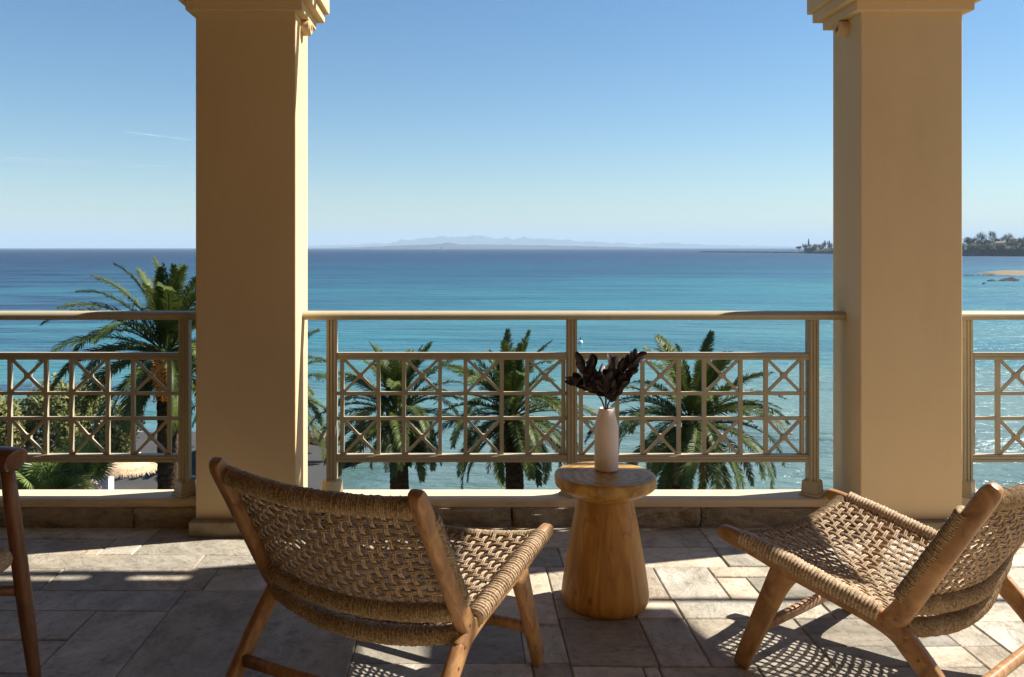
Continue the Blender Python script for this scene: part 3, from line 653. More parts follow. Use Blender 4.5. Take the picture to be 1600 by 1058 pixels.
def make_chair():
    t = empty('lounge_chair')
    for s in (-1,1):
        side_sweep(RAIL, s).build('side_rail', M['teak'], t, smooth=True)
        side_sweep(RLEG, s, .0185).build('rear_leg', M['teak'], t, smooth=True)
        side_sweep(POST, s, .0195).build('back_post', M['teak'], t, smooth=True)
        side_sweep(FLEG, s, .0182).build('front_leg', M['teak'], t, smooth=True)
        # cord wound over the side rail and along the inner face of the post
        p = [(s*(HW+.004), y, z-.002) for y, z in ((-.055,.404),(-.17,.382),(-.28,.357),(-.38,.335),(-.485,.311))]
        wrap(spline(p,5), 0.0205, .0232, pitch=.0105, amp=.0034, seed=5+s, tilt=.004).build('seat_side_wrap', M['rope'], t, smooth=True)
        q = [(s*(HW-.001), y, z) for y, z in ((-.541,.366),(-.598,.462),(-.653,.554),(-.700,.634))]
        wrap(spline(q,5), .0195, .0225, pitch=.0082, amp=.0026, seed=8+s, up=(0,1,.5), tilt=-.003).build('back_side_wrap', M['rope_wrap_shade'], t, smooth=True)
    ss = [-1+2*i/20 for i in range(21)]
    wrap([front_bar(s)+Vector((s*.006,0,0)) for s in ss], .020, seed=1).build('front_bar', M['rope_wrap_shade'], t, smooth=True)
    wrap([rear_bar(s) for s in ss], .0235, seed=2).build('seat_rear_bar', M['rope_wrap_shade'], t, smooth=True)
    wrap([low_back(s) for s in ss], .0235, seed=3).build('back_lower_bar', M['rope_wrap_shade'], t, smooth=True)
    wrap([top_back(s) for s in ss], .0250, seed=4).build('back_top_bar', M['rope_wrap_shade'], t, smooth=True)
    tag(weave(seat_pt, 21, 20, seed=1).build('seat_weave', M['rope'], t, smooth=True), kind='stuff')
    tag(weave(back_pt, 20, 15, seed=2).build('back_weave', M['rope'], t, smooth=True), kind='stuff')
    MB().tube([(x,-.108,.135) for x in (-HW,-.2,0,.2,HW)], .017, 12, ry=.014, up=(0,0,1), power=.7).build('front_stretcher', M['teak'], t, smooth=True)
    MB().tube([(x,-.672,.125) for x in (-HW,-.2,0,.2,HW)], .017, 12, ry=.014, up=(0,0,1), power=.7).build('rear_stretcher', M['teak'], t, smooth=True)
    return t
# dowel plugs are inset in the joints
chair1 = make_chair()
for s in (-1,1):
    for y, z in ((-.535,.31),(-.558,.262),(-.592,.222)):
        o = MB().tube([(s*(HW+.0186),y,z),(s*(HW+.0202),y,z)], .0042, 10, up=(0,0,1)).build('dowel_plug', M['walnut'], chair1)
def place(t, x, y, deg):              # heading measured from +X, chair faces local +Y
    t.location = (x, y, 0); t.rotation_euler = (0, 0, R(deg-90))
chair2 = copy_tree(chair1)
place(chair1, -.030, 2.898, 60.94); place(chair2, 1.079, 2.931, 128.8)
tag(chair1, 'woven lounge chair seen from behind, left of the round wooden table', 'chair', 'low woven lounge chairs on the terrace')
tag(chair2, 'woven lounge chair with its sunlit seat turned left, right of the round wooden table', 'chair', 'low woven lounge chairs on the terrace')

# ================================================================== SIDE TABLE, VASE, LEAVES
tab = empty('side_table', (.511,3.162,0)); tag(tab, 'round honey coloured wooden side table holding the white vase', 'table')
MB().lathe([(.02,.0),(.142,.0),(.147,.004),(.1555,.022),(.1575,.045),(.154,.075),(.142,.16),(.127,.25),(.114,.32),(.104,.365),(.1005,.383),(.0985,.392),(.094,.402)], 72, wob=.018, seed=2).build('base', M['acacia'], tab, smooth=True)
def top_material():
    m, ns, ls, b = mat('acacia end grain', rough=.42, spec=.45)
    tc = ns.new('ShaderNodeTexCoord'); mp = N(ns, 'ShaderNodeMapping'); mp.inputs['Location'].default_value = (-.05,.03,0); ls.new(tc.outputs['Object'], mp.inputs['Vector'])
    nz = N(ns, 'ShaderNodeTexNoise', Scale=9, Detail=4); ls.new(mp.outputs[0], nz.inputs['Vector'])
    w = N(ns, 'ShaderNodeTexWave', wave_type='RINGS', rings_direction='Z'); w.inputs['Scale'].default_value = 9; w.inputs['Distortion'].default_value = 5; w.inputs['Detail'].default_value = 4; w.inputs['Detail Scale'].default_value = 3; ls.new(mp.outputs[0], w.inputs['Vector'])
    r = ramp(ns, [(.0,(.42,.215,.045)),(.4,(.52,.285,.065)),(1,(.61,.36,.095))]); ls.new(w.outputs['Fac'], r.inputs[0])
    r2 = ramp(ns, [(.3,(.7,.66,.6)),(.65,(1.08,1.08,1.05))]); ls.new(nz.outputs['Fac'], r2.inputs[0])
    mx = N(ns, 'ShaderNodeMix', data_type='RGBA', blend_type='MULTIPLY'); mx.inputs[0].default_value = .8; ls.new(r.outputs[0], mx.inputs[6]); ls.new(r2.outputs[0], mx.inputs[7])
    ls.new(mx.outputs[2], b.inputs['Base Color']); return m
M['acacia_top'] = top_material(); crack(M['acacia_top'], (1,1,1), 5)
MB().lathe([(.08,.388),(.0985,.3895),(.104,.391),(.126,.400),(.152,.4135),(.174,.4275),(.180,.4325),(.1825,.438),(.1835,.452),(.1835,.4665),(.182,.4705),(.1785,.4735),(.174,.4744),(.12,.4745),(.01,.4745)], 80, wob=.010, seed=5).build('tabletop', M['acacia_top'], tab, smooth=True)

VX, VY, VZ = .524, 3.208, .4745
MB().lathe([(.01,.0),(.038,.0),(.0425,.003),(.0438,.010),(.0440,.06),(.0440,.160),(.0434,.166),(.0418,.172),(.0282,.222),(.0276,.2285),(.0262,.230),(.0246,.228),(.025,.20),(.02,.06)], 56, c=(0,0,0)).build('vase', M['ceramic'], smooth=True)
vase = bpy.data.objects['vase']; vase.location = (VX,VY,VZ); tag(vase, 'tall blush white bottle vase on the round wooden table', 'vase')
bq = empty('dried_bouquet', (VX,VY,VZ+.21)); tag(bq, 'spray of nearly black dried leaves standing in the white vase', 'dried leaves')
def leaf_mesh(l, w, curl, cup):
    mb = MB(); nu, nv = 7, 4; g = []
    for i in range(nu+1):
        t = i/nu; ww = w*max(.08,math.sin(math.pi*min(1,.04+.93*t**1.15))**.62)*.5; a = curl*t; r_ = []
        for j in range(nv+1):
            q = -1+2*j/nv; r_.append((q*ww, -l*t*math.sin(a)*.5+cup*w*(q*q)*math.sin(math.pi*t), l*t*math.cos(a*.5)))
        g.append(r_)
    for a, b_ in zip(g, g[1:]):
        for j in range(nv): mb.quad(a[j], a[j+1], b_[j+1], b_[j])
    return mb.mesh('leaf', M['black_leaf'], True)
LM = [leaf_mesh(.054,.025,.5,.25), leaf_mesh(.050,.028,-.4,.3), leaf_mesh(.060,.025,.7,.2), leaf_mesh(.044,.023,.2,.35)]
rl = random.Random(11)
S = 421.0                                            # picture pixels per metre at the vase
def bpt(x, y, d=0): return Vector(((x-947.5)/S, d, (638-y)/S+.02))
def put_leaf(p, direc, sc=1, roll=None):
    o = link('leaf', rl.choice(LM), bq); d = Vector(direc).normalized()
    y = Vector((rl.uniform(-.75,.75), -1, rl.uniform(-.5,.6))); y = (y-d*y.dot(d))
    if y.length < .2: y = Vector((1,0,0))-d*d.x
    y.normalize()
    if rl.random() < .4: y = -y
    x = y.cross(d); o.matrix_local = Matrix.Translation(p) @ Matrix((x, y, d)).transposed().to_4x4() @ Matrix.Scale(sc, 4)
def stem(pts, r=.0018):
    MB().tube(spline([tuple(p) for p in pts],5), r, 6).build('stem', M['black_leaf'], bq, smooth=True)
root = Vector((0,0,-.12))
# dense right head, leaning right like a closed cone of leaves
c0, c1, c2 = bpt(952,628), bpt(966,592,-.01), bpt(992,556,-.02)
stem([root, bpt(949,640), c0, c1, c2], .003)
axis = (c2-c0)
for i in range(40):
    t = i/39; p = c0.lerp(c1, t*2) if t < .5 else c1.lerp(c2, (t-.5)*2)
    ax = ((c1-c0) if t < .5 else (c2-c1)).normalized(); a = i*2.399
    side = Vector((1,0,0)); side = (side-ax*side.dot(ax)).normalized(); up_ = ax.cross(side)
    rad = side*math.cos(a)+up_*math.sin(a); sp = .48+.34*math.sin(math.pi*t)
    put_leaf(p+rad*.004, ax+rad*sp, (.80+.35*math.sin(math.pi*min(1,t*1.1)))*rl.uniform(.85,1.1))
put_leaf(bpt(955,622), (.35,-.3,1), 1.35); put_leaf(bpt(958,618), (.55,-.2,1), 1.4); put_leaf(bpt(950,625), (.1,-.2,1), 1.2)
# looser left spray
for pts, n in (([bpt(945,640),bpt(938,620),bpt(924,600),bpt(912,572)],17), ([bpt(944,640),bpt(934,618),bpt(918,606),bpt(903,598)],14), ([bpt(946,640),bpt(944,615),bpt(940,596),bpt(930,576)],15), ([bpt(947,640),bpt(950,615),bpt(954,600),bpt(957,580)],15), ([bpt(947,640),bpt(946,622),bpt(943,606),bpt(946,590)],10)):
    pts = [pts[0]]+[p+Vector((0,rl.uniform(-.03,.03),0)) for p in pts[1:]]
    stem([root]+pts, .0016); sp = spline([tuple(p) for p in pts], 6)
    for i in range(n):
        t = .35+.65*i/(n-1); k = int(t*(len(sp)-1)); p = Vector(sp[k]); ax = (Vector(sp[min(k+1,len(sp)-1)])-Vector(sp[max(k-1,0)])).normalized()
        a = i*2.2+rl.random(); rad = Vector((math.cos(a), math.sin(a)*.9, .1)); put_leaf(p, ax+rad*(1.05 if i < n-2 else .3), rl.uniform(.9,1.25))

# ================================================================== ARMCHAIR AT THE LEFT EDGE
ac = empty('armchair', (-1.285,2.43,0)); tag(ac, 'dark stained wooden armchair cut off by the left edge', 'chair')
def aleg(name, x0, y0, x1, y1, h, r0=.022, r1=.0155):
    pts = [(x0+(x1-x0)*t, y0+(y1-y0)*t, h*t) for t in (0,.15,.35,.5,.65,.85,1)]
    MB().tube(pts, [r1,r1*1.12,r0*.96,r0,r0,r0*.95,r0*.85], 16).build(name, M['walnut'], ac, smooth=True)
aleg('leg', .075,.02, -.005,0, .69); aleg('leg', .075,-.62, -.005,-.60, .69); aleg('leg', -.62,.0, -.55,-.02, .80); aleg('leg', -.62,-.60, -.55,-.58, .80)
for y in (0,-.60):
    pts = spline([(.024,y-.006,.702),(.014,y-.004,.704),(-.03,y,.706),(-.12,y-.0,.698),(-.32,y+.01*(1 if y else -1),.705),(-.54,y,.72)], 5)
    n_ = len(pts); MB().tube(pts, [.024]+[.034]*(n_-1), 16, ry=[.026]+[.040]*(n_-1), power=.8).build('armrest', M['walnut'], ac, smooth=True)
MB().tube([(-.03,0.0,.345),(-.03,-.60,.345)], .013, 10).build('stretcher', M['walnut'], ac, smooth=True)
for y in (.0,-.60): MB().tube([(.02,y,.335),(-.56,y,.335)], .014, 10).build('stretcher', M['walnut'], ac, smooth=True)
for y in (-.03,-.57): wrap([(.0,y,.435),(-.3,y,.43),(-.55,y,.43)], .026, .03, pitch=.011, seed=3, amp=.003).build('seat_side_wrap', M['rope'], ac, smooth=True)
wrap([(.0,-.03,.437),(.0,-.3,.43),(.0,-.57,.437)], .026, .026, pitch=.011, seed=3, amp=.003).build('seat_front_wrap', M['rope'], ac, smooth=True)
mb = MB()
for i in range(40):
    x = -.02-.5*i/39; mb.tube([(x,-.03,.442),(x,-.3,.432),(x,-.57,.442)], .0062, 6)
tag(mb.build('seat_weave', M['rope'], ac, smooth=True), kind='stuff')
MB().tube(spline([(-.55,.02,.76),(-.60,-.3,.78),(-.55,-.62,.76)],6), .05, 14, ry=.014, power=.8).build('backrest', M['walnut'], ac, smooth=True)

# ================================================================== PALMS
def frond_mesh(name, a0, droop, L, seed, material, width=1.0, dens=100):
    rg = random.Random(seed); n = 14; p = Vector((.12,0,0)); ang = a0; pts = [p.copy()]; tang = []
    for i in range(n):
        t = i/n; d = Vector((math.cos(ang), 0, math.sin(ang))); tang.append(d); p = p+d*(L/n); pts.append(p.copy()); ang -= droop/n*(.35+1.3*t)
    tang.append(tang[-1])
    mb = MB(); mb.tube(pts, [.030*(1-.86*i/n)+.004 for i in range(n+1)], 4, up=(0,1,0))
    twist = rg.uniform(-.35,.35)
    for i in range(dens):
        t = .10+.90*(i+rg.random()*.5)/dens; k = min(n-1, int(t*n)); f = t*n-k
        b_ = pts[k].lerp(pts[k+1], f); d = tang[k].lerp(tang[k+1], f).normalized()
        up_ = Vector((0,1,0)).cross(d)*-1; up_ = Vector((-d.z,0,d.x)) 
        ll = .42*width*(math.sin(math.pi*(.10+.86*t))**.6)*rg.uniform(.85,1.1)
        for s in (-1,1):
            fw = .62+.5*t; v = rg.uniform(.05,.70)-.25*t
            dr = (Vector((0,s,0))+d*fw+up_*v+Vector((0,0,twist*s*.5))).normalized()
            m1 = b_+dr*ll*.55; sag = Vector((0,0,-ll*rg.uniform(.08,.26))); tip = b_+dr*ll+sag
            wv = (d*.5+up_*.6*s).normalized()*.017*width; wv = d.cross(dr).cross(dr).normalized()*.0165*width
            nn = len(mb.v); mb.v += [tuple(b_-wv*.7), tuple(b_+wv*.7), tuple(m1+wv), tuple(m1-wv), tuple(tip)]; mb.f += [(nn,nn+1,nn+2,nn+3),(nn+3,nn+2,nn+4)]
    return mb.mesh(name, material)
CLS = [  # rise angle, droop, relative length
    (80,30,.80),(64,54,.92),(48,74,1.02),(32,94,1.07),(17,98,1.10),(0,92,1.04),(-18,80,.92),(-42,55,.76)]
FM = [[frond_mesh('frond', R(a), R(d), 3.2*l, 100*i+j, M['frond']) for j in range(3)] for i, (a, d, l) in enumerate(CLS)]
FOLD = [frond_mesh('dry_frond', R(-45), R(50), 2.0, 900+j, M['frond_old'], .8, 40) for j in range(2)]
def palm(cx, cy, Y, label, sc=1.0, lean=(0,0), trunk_r=.29, fruit=False, seed=0, base=SEA+.8, n=58):
    rg = random.Random(seed); top = Vector((px(cx,Y), Y, pz(cy,Y))); foot = Vector((top.x+lean[0], Y+lean[1], base))
    t = empty('palm_tree', foot); tag(t, label, 'palm', 'date palms along the seafront')
    rel = top-foot; hgt = rel.z; prof = []; m = 46
    mb = MB(); rs = []
    for i in range(m+1):
        f = i/m; c = Vector((rel.x*f*f, rel.y*f*f, rel.z*f)); r = trunk_r*(1.08-.22*f+.30*max(0,(f-.86)/.14)**1.3); ring = []
        for j in range(20):
            a = 2*math.pi*j/20; k = 1+.10*(((i % 2) == (j % 2))-.5)+.06*noise.noise(Vector((j*.9,i*.7,seed)))
            ring.append(c+Vector((math.cos(a)*r*k, math.sin(a)*r*k, 0)))
        rs.append(ring)
    mb.rings(rs, True).build('trunk', M['trunk'], t)
    tl = (rg.uniform(-.13,.13), rg.uniform(-.13,.13)); ph = rg.random()*6
    for i in range(n):
        f = i/(n-1); k = min(7, int(f**1.08*8)); me = rg.choice(FM[k]) 
        o = link('frond', me, t); o.location = rel+Vector((0,0,.25-.5*f)); s = sc*rg.uniform(.82,1.08)
        o.scale = (s, s*rg.uniform(.9,1.1), s); o.rotation_euler = (Matrix.Rotation(tl[0],3,'X') @ Matrix.Rotation(tl[1],3,'Y') @ Matrix.Rotation(ph+i*2.39996+rg.uniform(-.35,.35),3,'Z') @ Matrix.Rotation(rg.uniform(-.22,.2),3,'Y') @ Matrix.Rotation(rg.uniform(-.3,.3),3,'X')).to_euler()
    for i in range(5):
        o = link('dry_frond', rg.choice(FOLD), t); o.location = rel+Vector((0,0,-.35)); o.rotation_euler = (0,rg.uniform(-.2,.2),rg.random()*6.3); o.scale = (sc*.9,)*3
    if fruit:
        for q in range(4):
            a = (-.1+q*.3); mb = MB()
            for k in range(26):
                e = rg.uniform(-.3,.3); b0 = Vector((math.cos(a)*.25, -.6+math.sin(a)*.1, .0)); 
                e2 = Vector((math.cos(a)*.34+e*.6, -1.25+rg.uniform(-.2,.2), -.25-rg.random()*.9))
                mb.tube([b0, b0.lerp(e2,.5)+Vector((0,-.1,.12)), e2], .012, 4); 
                for w in range(4): mb.tube([e2+Vector((rg.uniform(-.05,.05),rg.uniform(-.05,.05),.08*w)), e2+Vector((rg.uniform(-.05,.05),0,.08*w+.04))], .018, 4)
            o = mb.build('fruit_cluster', M['fruit'], t); o.location = rel+Vector((.05,0,-.05))
    return t
palm(258, 548, 24, 'tallest palm with orange fruit stalks left of the left pillar', 1.03, (.1,0), .28, True, 1, n=62)
palm(414, 612, 38, 'palm mostly hidden behind the left pillar', 1.28, (0,0), .29, False, 2)
palm(620, 645, 28.5, 'palm behind the left half of the long railing', .91, (.1,0), .31, False, 3, n=58)
palm(802, 648, 29, 'palm right beside the long railing middle post with its trunk left of the table', .99, (.05,0), .30, False, 4, n=60)
palm(1084, 660, 28, 'leaning palm behind the right half of the long railing', 1.02, (-.75,0), .30, False, 5, n=64)

# ------------------------------------------------------------------ shrubs, fan palms, straw canopy on the left
def leaf_cloud(name, m, n, rx, ry, rz, size, seed, parent=None, lobes=9, flat=.0):
    rg = random.Random(seed); mb = MB()
    lb = [(Vector((rg.uniform(-.7,.7)*rx, rg.uniform(-.7,.7)*ry, rg.uniform(.15,.85)*rz)), rg.uniform(.28,.5)) for _ in range(lobes)]
    for i in range(n):
        c, r = rg.choice(lb); d = Vector((rg.gauss(0,1), rg.gauss(0,1), rg.gauss(0,1))).normalized(); q = rg.random()**.45
        p = c+Vector((d.x*r*rx*q, d.y*r*ry*q, d.z*r*rz*q)); 
        if p.z < 0: p.z *= -.4
        a = Vector((rg.gauss(0,1), rg.gauss(0,1), rg.gauss(0,.6)+.5)).normalized(); b_ = a.cross(d+Vector((.01,.02,.03))).normalized(); s = size*rg.uniform(.6,1.3)
        mb.v += [tuple(p-b_*s*.22), tuple(p+a*s*.5-b_*s*.3), tuple(p+a*s), tuple(p+a*s*.5+b_*s*.3)]; k = len(mb.v); mb.f.append((k-4,k-1,k-2,k-3))
    return mb.build(name, m, parent)
def shrub(x, y, z, rx, ry, rz, n, size, m, seed, label, cat='shrub', group='shrubs below the left railing'):
    t = empty('shrub', (x,y,z)); tag(t, label, cat, group)
    leaf_cloud('foliage', m, n, rx, ry, rz, size, seed, t)
    mb = MB(); rg = random.Random(seed)
    for i in range(7):
        e = Vector((rg.uniform(-.6,.6)*rx, rg.uniform(-.6,.6)*ry, rz*rg.uniform(.5,.9))); mb.tube([(0,0,-.1), e*.5+Vector((0,0,.1*rz)), e], .03, 5)
    mb.build('stem', M['trunk'], t)
GZ = SEA+.9
shrub(px(20,36), 36, GZ, 2.3,1.8,2.95, 8500, .19, M['bush'], 21, 'tawny green shrub at the far left shore')
shrub(px(92,37.5), 37.5, GZ, 2.0,1.6,3.1, 8500, .19, M['bush'], 22, 'tawny green shrub between two railing crosses left of the tall palm')
shrub(px(160,36.5), 36.5, GZ, 1.6,1.4,2.75, 7000, .18, M['bush'], 23, 'bright green shrub nearest the grey paving')
shrub(px(-60,34), 34, GZ, 2.4,1.8,2.9, 6000, .19, M['bush'], 24, 'shrub cut off by the left edge')
shrub(px(60,31), 31, GZ, 1.9,1.2,1.35, 3000, .15, M['bush_shade'], 25, 'shrub with leaf colour darkened for shade behind the fan palms')
shrub(px(5,30), 30, GZ, 1.7,1.2,1.5, 2600, .15, M['bush_shade'], 26, 'shrub with leaf colour darkened for shade behind the small wooden armchair top')
shrub(px(128,30.5), 30.5, GZ, .75,.7,1.0, 1500, .11, M['blossom'], 27, 'pale pink flowering bush behind the fan palms', 'bush')
shrub(px(185,38.5), 38.5, GZ, .8,.8,1.1, 1300, .14, M['bush'], 28, 'small green shrub at the end of the rock bank')
def fan_leaf(seed):
    rg = random.Random(seed); mb = MB(); n = 26
    for i in range(n):
        a = R(-118+236*i/(n-1)); L = .62*(1-.18*abs(a)/2)*rg.uniform(.92,1.05); d = Vector((math.sin(a), math.cos(a), .0)); w = Vector((d.y,-d.x,0))*.021
        m1 = d*L*.55+Vector((0,0,.05)); tip = d*L+Vector((0,0,-.05-rg.random()*.08))
        k = len(mb.v); mb.v += [(0,0,0), tuple(m1-w), tuple(m1+w), tuple(tip)]; mb.f += [(k,k+1,k+2),(k+1,k+3,k+2)]
    return mb.mesh('fan_leaf', M['fan'])
FL = [fan_leaf(i) for i in range(3)]
def fan_palm(x, y, z, sc, seed, label):
    rg = random.Random(seed); t = empty('fan_palm', (x,y,z)); tag(t, label, 'palm', 'low fan palms under the left railing')
    MB().tube([(0,0,-.2),(0,0,.25)], .12, 10).build('trunk', M['trunk'], t)
    for i in range(22):
        az = i*2.4+rg.uniform(-.3,.3); el = R(rg.uniform(15,80)); L = sc*rg.uniform(.6,.95); d = Vector((math.cos(az)*math.cos(el), math.sin(az)*math.cos(el), math.sin(el)))
        e = d*L+Vector((0,0,.2)); st = MB().tube([(0,0,.2), e*.5+Vector((0,0,.12)), e], .012, 5).build('leaf_stalk', M['rachis'], t)
        o = link('fan_leaf', FL[i % 3], st); o.location = e; o.rotation_mode = 'QUATERNION'
        q = d.to_track_quat('Y','Z'); o.rotation_quaternion = q; o.scale = (sc,)*3
FZ = pz(768,22)
fan_palm(px(76,22), 22, FZ-.55, 1.05, 1, 'middle fan palm with upright leaves in the sun'); fan_palm(px(128,22.6), 22.6, FZ-.5, 1.1, 2, 'fan palm nearest the straw canopy'); fan_palm(px(28,22.3), 22.3, FZ-.75, 1.0, 3, 'fan palm partly hidden by the armchair at the left edge')
mb = MB(); mb.box(-2.6,2.6,-1.6,1.0,-3,-.05); tag(mb.build('planting_bed', M['garden']), kind='structure'); bpy.data.objects['planting_bed'].location = (px(60,22),22,FZ-.6)
# straw canopy
SY = 30.0; sx = px(200,SY); szt = pz(716,SY)
sc_ = empty('straw_canopy', (sx,SY,SEA+1)); tag(sc_, 'low straw thatched sun canopy beside the white pillar', 'canopy')
zt = szt-(SEA+1)
mb = MB(); rs = []; rg = random.Random(5)
for r, z in ((.05,0.02),(.35,-.06),(.65,-.17),(.92,-.30),(.99,-.36)):
    rs.append([(r*math.cos(a)*1.02*(1+.03*noise.noise(Vector((k,r*5,0)))), r*math.sin(a), zt+z+.02*noise.noise(Vector((k*.9,r*9,1)))) for k, a in ((k, 2*math.pi*k/48) for k in range(48))])
mb.rings(rs, True); mb.build('thatch_top', M['thatch'], sc_, smooth=True)
mb = MB()
for i in range(1500):
    a = rg.random()*6.283; r = rg.uniform(.72,1.0); z = zt-.20-(r-.72)*.52; l = rg.uniform(.08,.20); d = Vector((math.cos(a),math.sin(a),0)); w = Vector((-d.y,d.x,0))*.008
    p = Vector((d.x*r,d.y*r,z+.03)); e = p+d*l*.7+Vector((rg.uniform(-.03,.03),rg.uniform(-.03,.03),-l*.7)); mb.quad(p-w,p+w,e+w*.4,e-w*.4)
tag(mb.build('thatch_fringe', M['thatch'], sc_), kind='stuff')
MB().tube([(-.35,2.05,zt-.30),(0,.1,zt-.12)], .035, 8).build('rafter', M['thatch'], sc_); MB().tube([(-.55,2.05,zt-.34),(-.5,-.3,zt-.22)], .035, 8).build('rafter', M['thatch'], sc_)
def white_post(x, y, w, h, label):
    t = empty('white_pillar', (x,y,SEA+1)); tag(t, label, 'pillar', 'white seafront pillars')
    MB().box(-w/2,w/2,-w/2,w/2,0,h).build('shaft', M['white'], t, bevel=.01); MB().box(-w/2-.04,w/2+.04,-w/2-.04,w/2+.04,h+.001,h+.08).build('cap', M['white'], t, bevel=.01)
white_post(px(163,32.2), 32.2, .52, 1.42, 'white square pillar left of the tall palm trunk behind the straw canopy')
white_post(px(269,30.5), 30.5, .34, 1.4, 'slim white pillar right of the tall palm trunk')

# ------------------------------------------------------------------ headland, breakwater, spit, boats
HX = [(1236,1650,0,0),(1250,1600,3,6),(1264,1550,6,10),(1285,1480,8,14),(1303,1420,9,16),(1340,1350,12,18),(1400,1250,14,22),(1450,1180,15,24),(1505,1080,15,24),(1530,1060,17,26),(1560,1040,18,28),(1600,1010,19,30),(1660,980,20,30),(1800,900,22,30)]
mb = MB(); prof = ((0,-1),(4,.5),(10,.62),(30,.8),(70,1.0),(140,1.0),(300,-1))
rows = []
for j, (d, f) in enumerate(prof):
    row_ = []
    for i in range((len(HX)-1)*8+1):
        k = min(len(HX)-2, i//8); t = (i-8*k)/8; xp = HX[k][0]+(HX[k+1][0]-HX[k][0])*t; Y = HX[k][1]+(HX[k+1][1]-HX[k][1])*t; h = HX[k][2]+(HX[k+1][2]-HX[k][2])*t
        x = px(xp, Y); dirv = Vector((x, Y)).normalized()
        z = SEA-1 if f < 0 else SEA+h*f*(1+.35*noise.noise(Vector((i*.7,j*.9,2))))
        row_.append((x+dirv.x*d, Y+dirv.y*d, z))
    rows.append(row_)
for a, b_ in zip(rows, rows[1:]):
    for i in range(len(a)-1): mb.quad(a[i], a[i+1], b_[i+1], b_[i])
tag(mb.build('headland', M['headland'], smooth=True), kind='structure')
def far_tree(xp, Y, wpx, top, base, label, seed, m='pine', spire=False):
    t = empty('far_tree', (px(xp,Y),Y,pz(base,Y))); tag(t, label, 'tree', 'trees on the headland')
    w = wpx*Y/F/2; h = (base-top)*Y/F
    if spire:
        mb = MB(); rg = random.Random(seed)
        for i in range(500):
            f = rg.random(); r = w*(1-f)*rg.random()**.5; a = rg.random()*6.28; p = Vector((r*math.cos(a), r*math.sin(a), h*(.1+.9*f))); s = .9
            d = Vector((math.cos(a),math.sin(a),-.2)); q = Vector((-d.y,d.x,.3)).normalized(); mb.quad(p-q*s, p+d*s*.8, p+q*s, p-d*s*.4)
        mb.build('crown', M[m], t)
    else:
        o_ = leaf_cloud('crown', M[m], 2200, w*1.1, w*1.1, h*.72, max(.7,w*.12), seed, t, 14); o_.location = (0,0,h*.27)
    MB().tube([(0,0,-2),(0,0,h*.5)], max(.3,w*.08), 6).build('trunk', M['trunk'], t)
def tr(i, *a, **k): far_tree(*a, **k)
TREES = [(1533,1075,15,362.5,384,'tall round tree standing highest at the left of the headland group','pine'),(1551,1085,14,363,383,'open crowned tree between the two round headland trees','pine'),(1572,1075,15,365.5,384,'round tree left of the red roofed house on the headland','pine'),
 (1516,1090,22,371,386,'dark spreading tree beside the right pillar edge','pine'),(1541,1090,14,374,387,'low dark tree between two tall headland trees','pine'),(1561,1090,12,372,386,'dark tree behind the yellow house','pine'),(1597,1060,14,370,386,'tree on the headland at the right edge','pine'),
 (1580,1045,16,376,392,'dull olive tree below the red roofed house','olive'),(1563,1040,12,380,393,'olive bush in front of the yellow house','olive'),(1596,1020,22,379,401,'large dark tree mass at the right edge waterline','pine'),(1526,1050,26,382,393,'flat dull green grove above the left waterline','olive'),(1543,1045,13,381,394,'small olive tree near the pale rock face','olive'),(1510,1055,10,384,395,'dark bush beside the small white boathouse','pine'),(1586,1040,12,384,397,'olive scrub near the right waterline','olive'),
 (1290,1490,10,378,393,'dark tree clump left of the right pillar','pine'),(1299,1450,12,381,395,'dark trees against the left side of the right pillar','pine'),(1258,1570,9,381.5,390,'rounded bush at the headland tip','pine'),(1272,1540,14,382.5,391,'scrubby tree in the middle of the headland tip','olive'),(1248,1600,8,385,391,'low bush beside the breakwater','pine'),(1282,1500,12,382,392,'brownish scrub left of the dark tree clump','olive')]
for i, a in enumerate(TREES): far_tree(*a[:5], a[5], 50+i, a[6])
far_tree(1263.5,1560,3.6,373,386,'slender spire tree at the headland tip',91,spire=True); far_tree(1289,1485,3.2,375.5,384,'left spire tree beside the right pillar',92,spire=True); far_tree(1296,1470,2.8,376,384,'right spire tree beside the right pillar',93,spire=True)
def house(xp, Y, wpx, top, base, label, m='house_far', roof=True):
    t = empty('far_house', (px(xp,Y),Y,pz(base,Y))); tag(t, label, 'house', 'houses on the headland')
    w = wpx*Y/F; h = (base-top)*Y/F; hw = h*(.62 if roof else 1)
    MB().box(-w/2,w/2,0,w*.7,-3,hw).build('wall', M[m], t)
    if roof:
        mb = MB(); e = .6; z = hw+.01; mb.v = [(-w/2-e,-e,z),(w/2+e,-e,z),(w/2+e,w*.7+e,z),(-w/2-e,w*.7+e,z),(-w*.25,w*.35,h),(w*.25,w*.35,h)]; mb.f = [(0,1,5,4),(1,2,5),(2,3,4,5),(3,0,4),(3,2,1,0)]; mb.build('roof', M['roof_tile'], t)
    for k in range(3):
        x = -w/2+w*(k+.5)/3; MB().box(x-w*.07,x+w*.07,-.06,.02,hw*.3,hw*.75).build('window', M['glass_dark'], t)
house(1562,1058,12,377,383,'pale yellow house among the headland trees'); house(1583,1068,11,370.5,378,'red roofed house at the top of the headland'); house(1509.5,1050,3.5,380.5,388,'small white boathouse beside the right pillar','white'); house(1268,1540,15,387.5,394,'grey building at the headland tip waterline','paving_grey',False)
house(1572,1020,12,390,398,'dark waterfront house under the trees','far_rock',False); house(1523,1040,20,390.5,397,'long low dark boathouse at the waterline','far_rock',False)
mb = MB(); rg = random.Random(9)
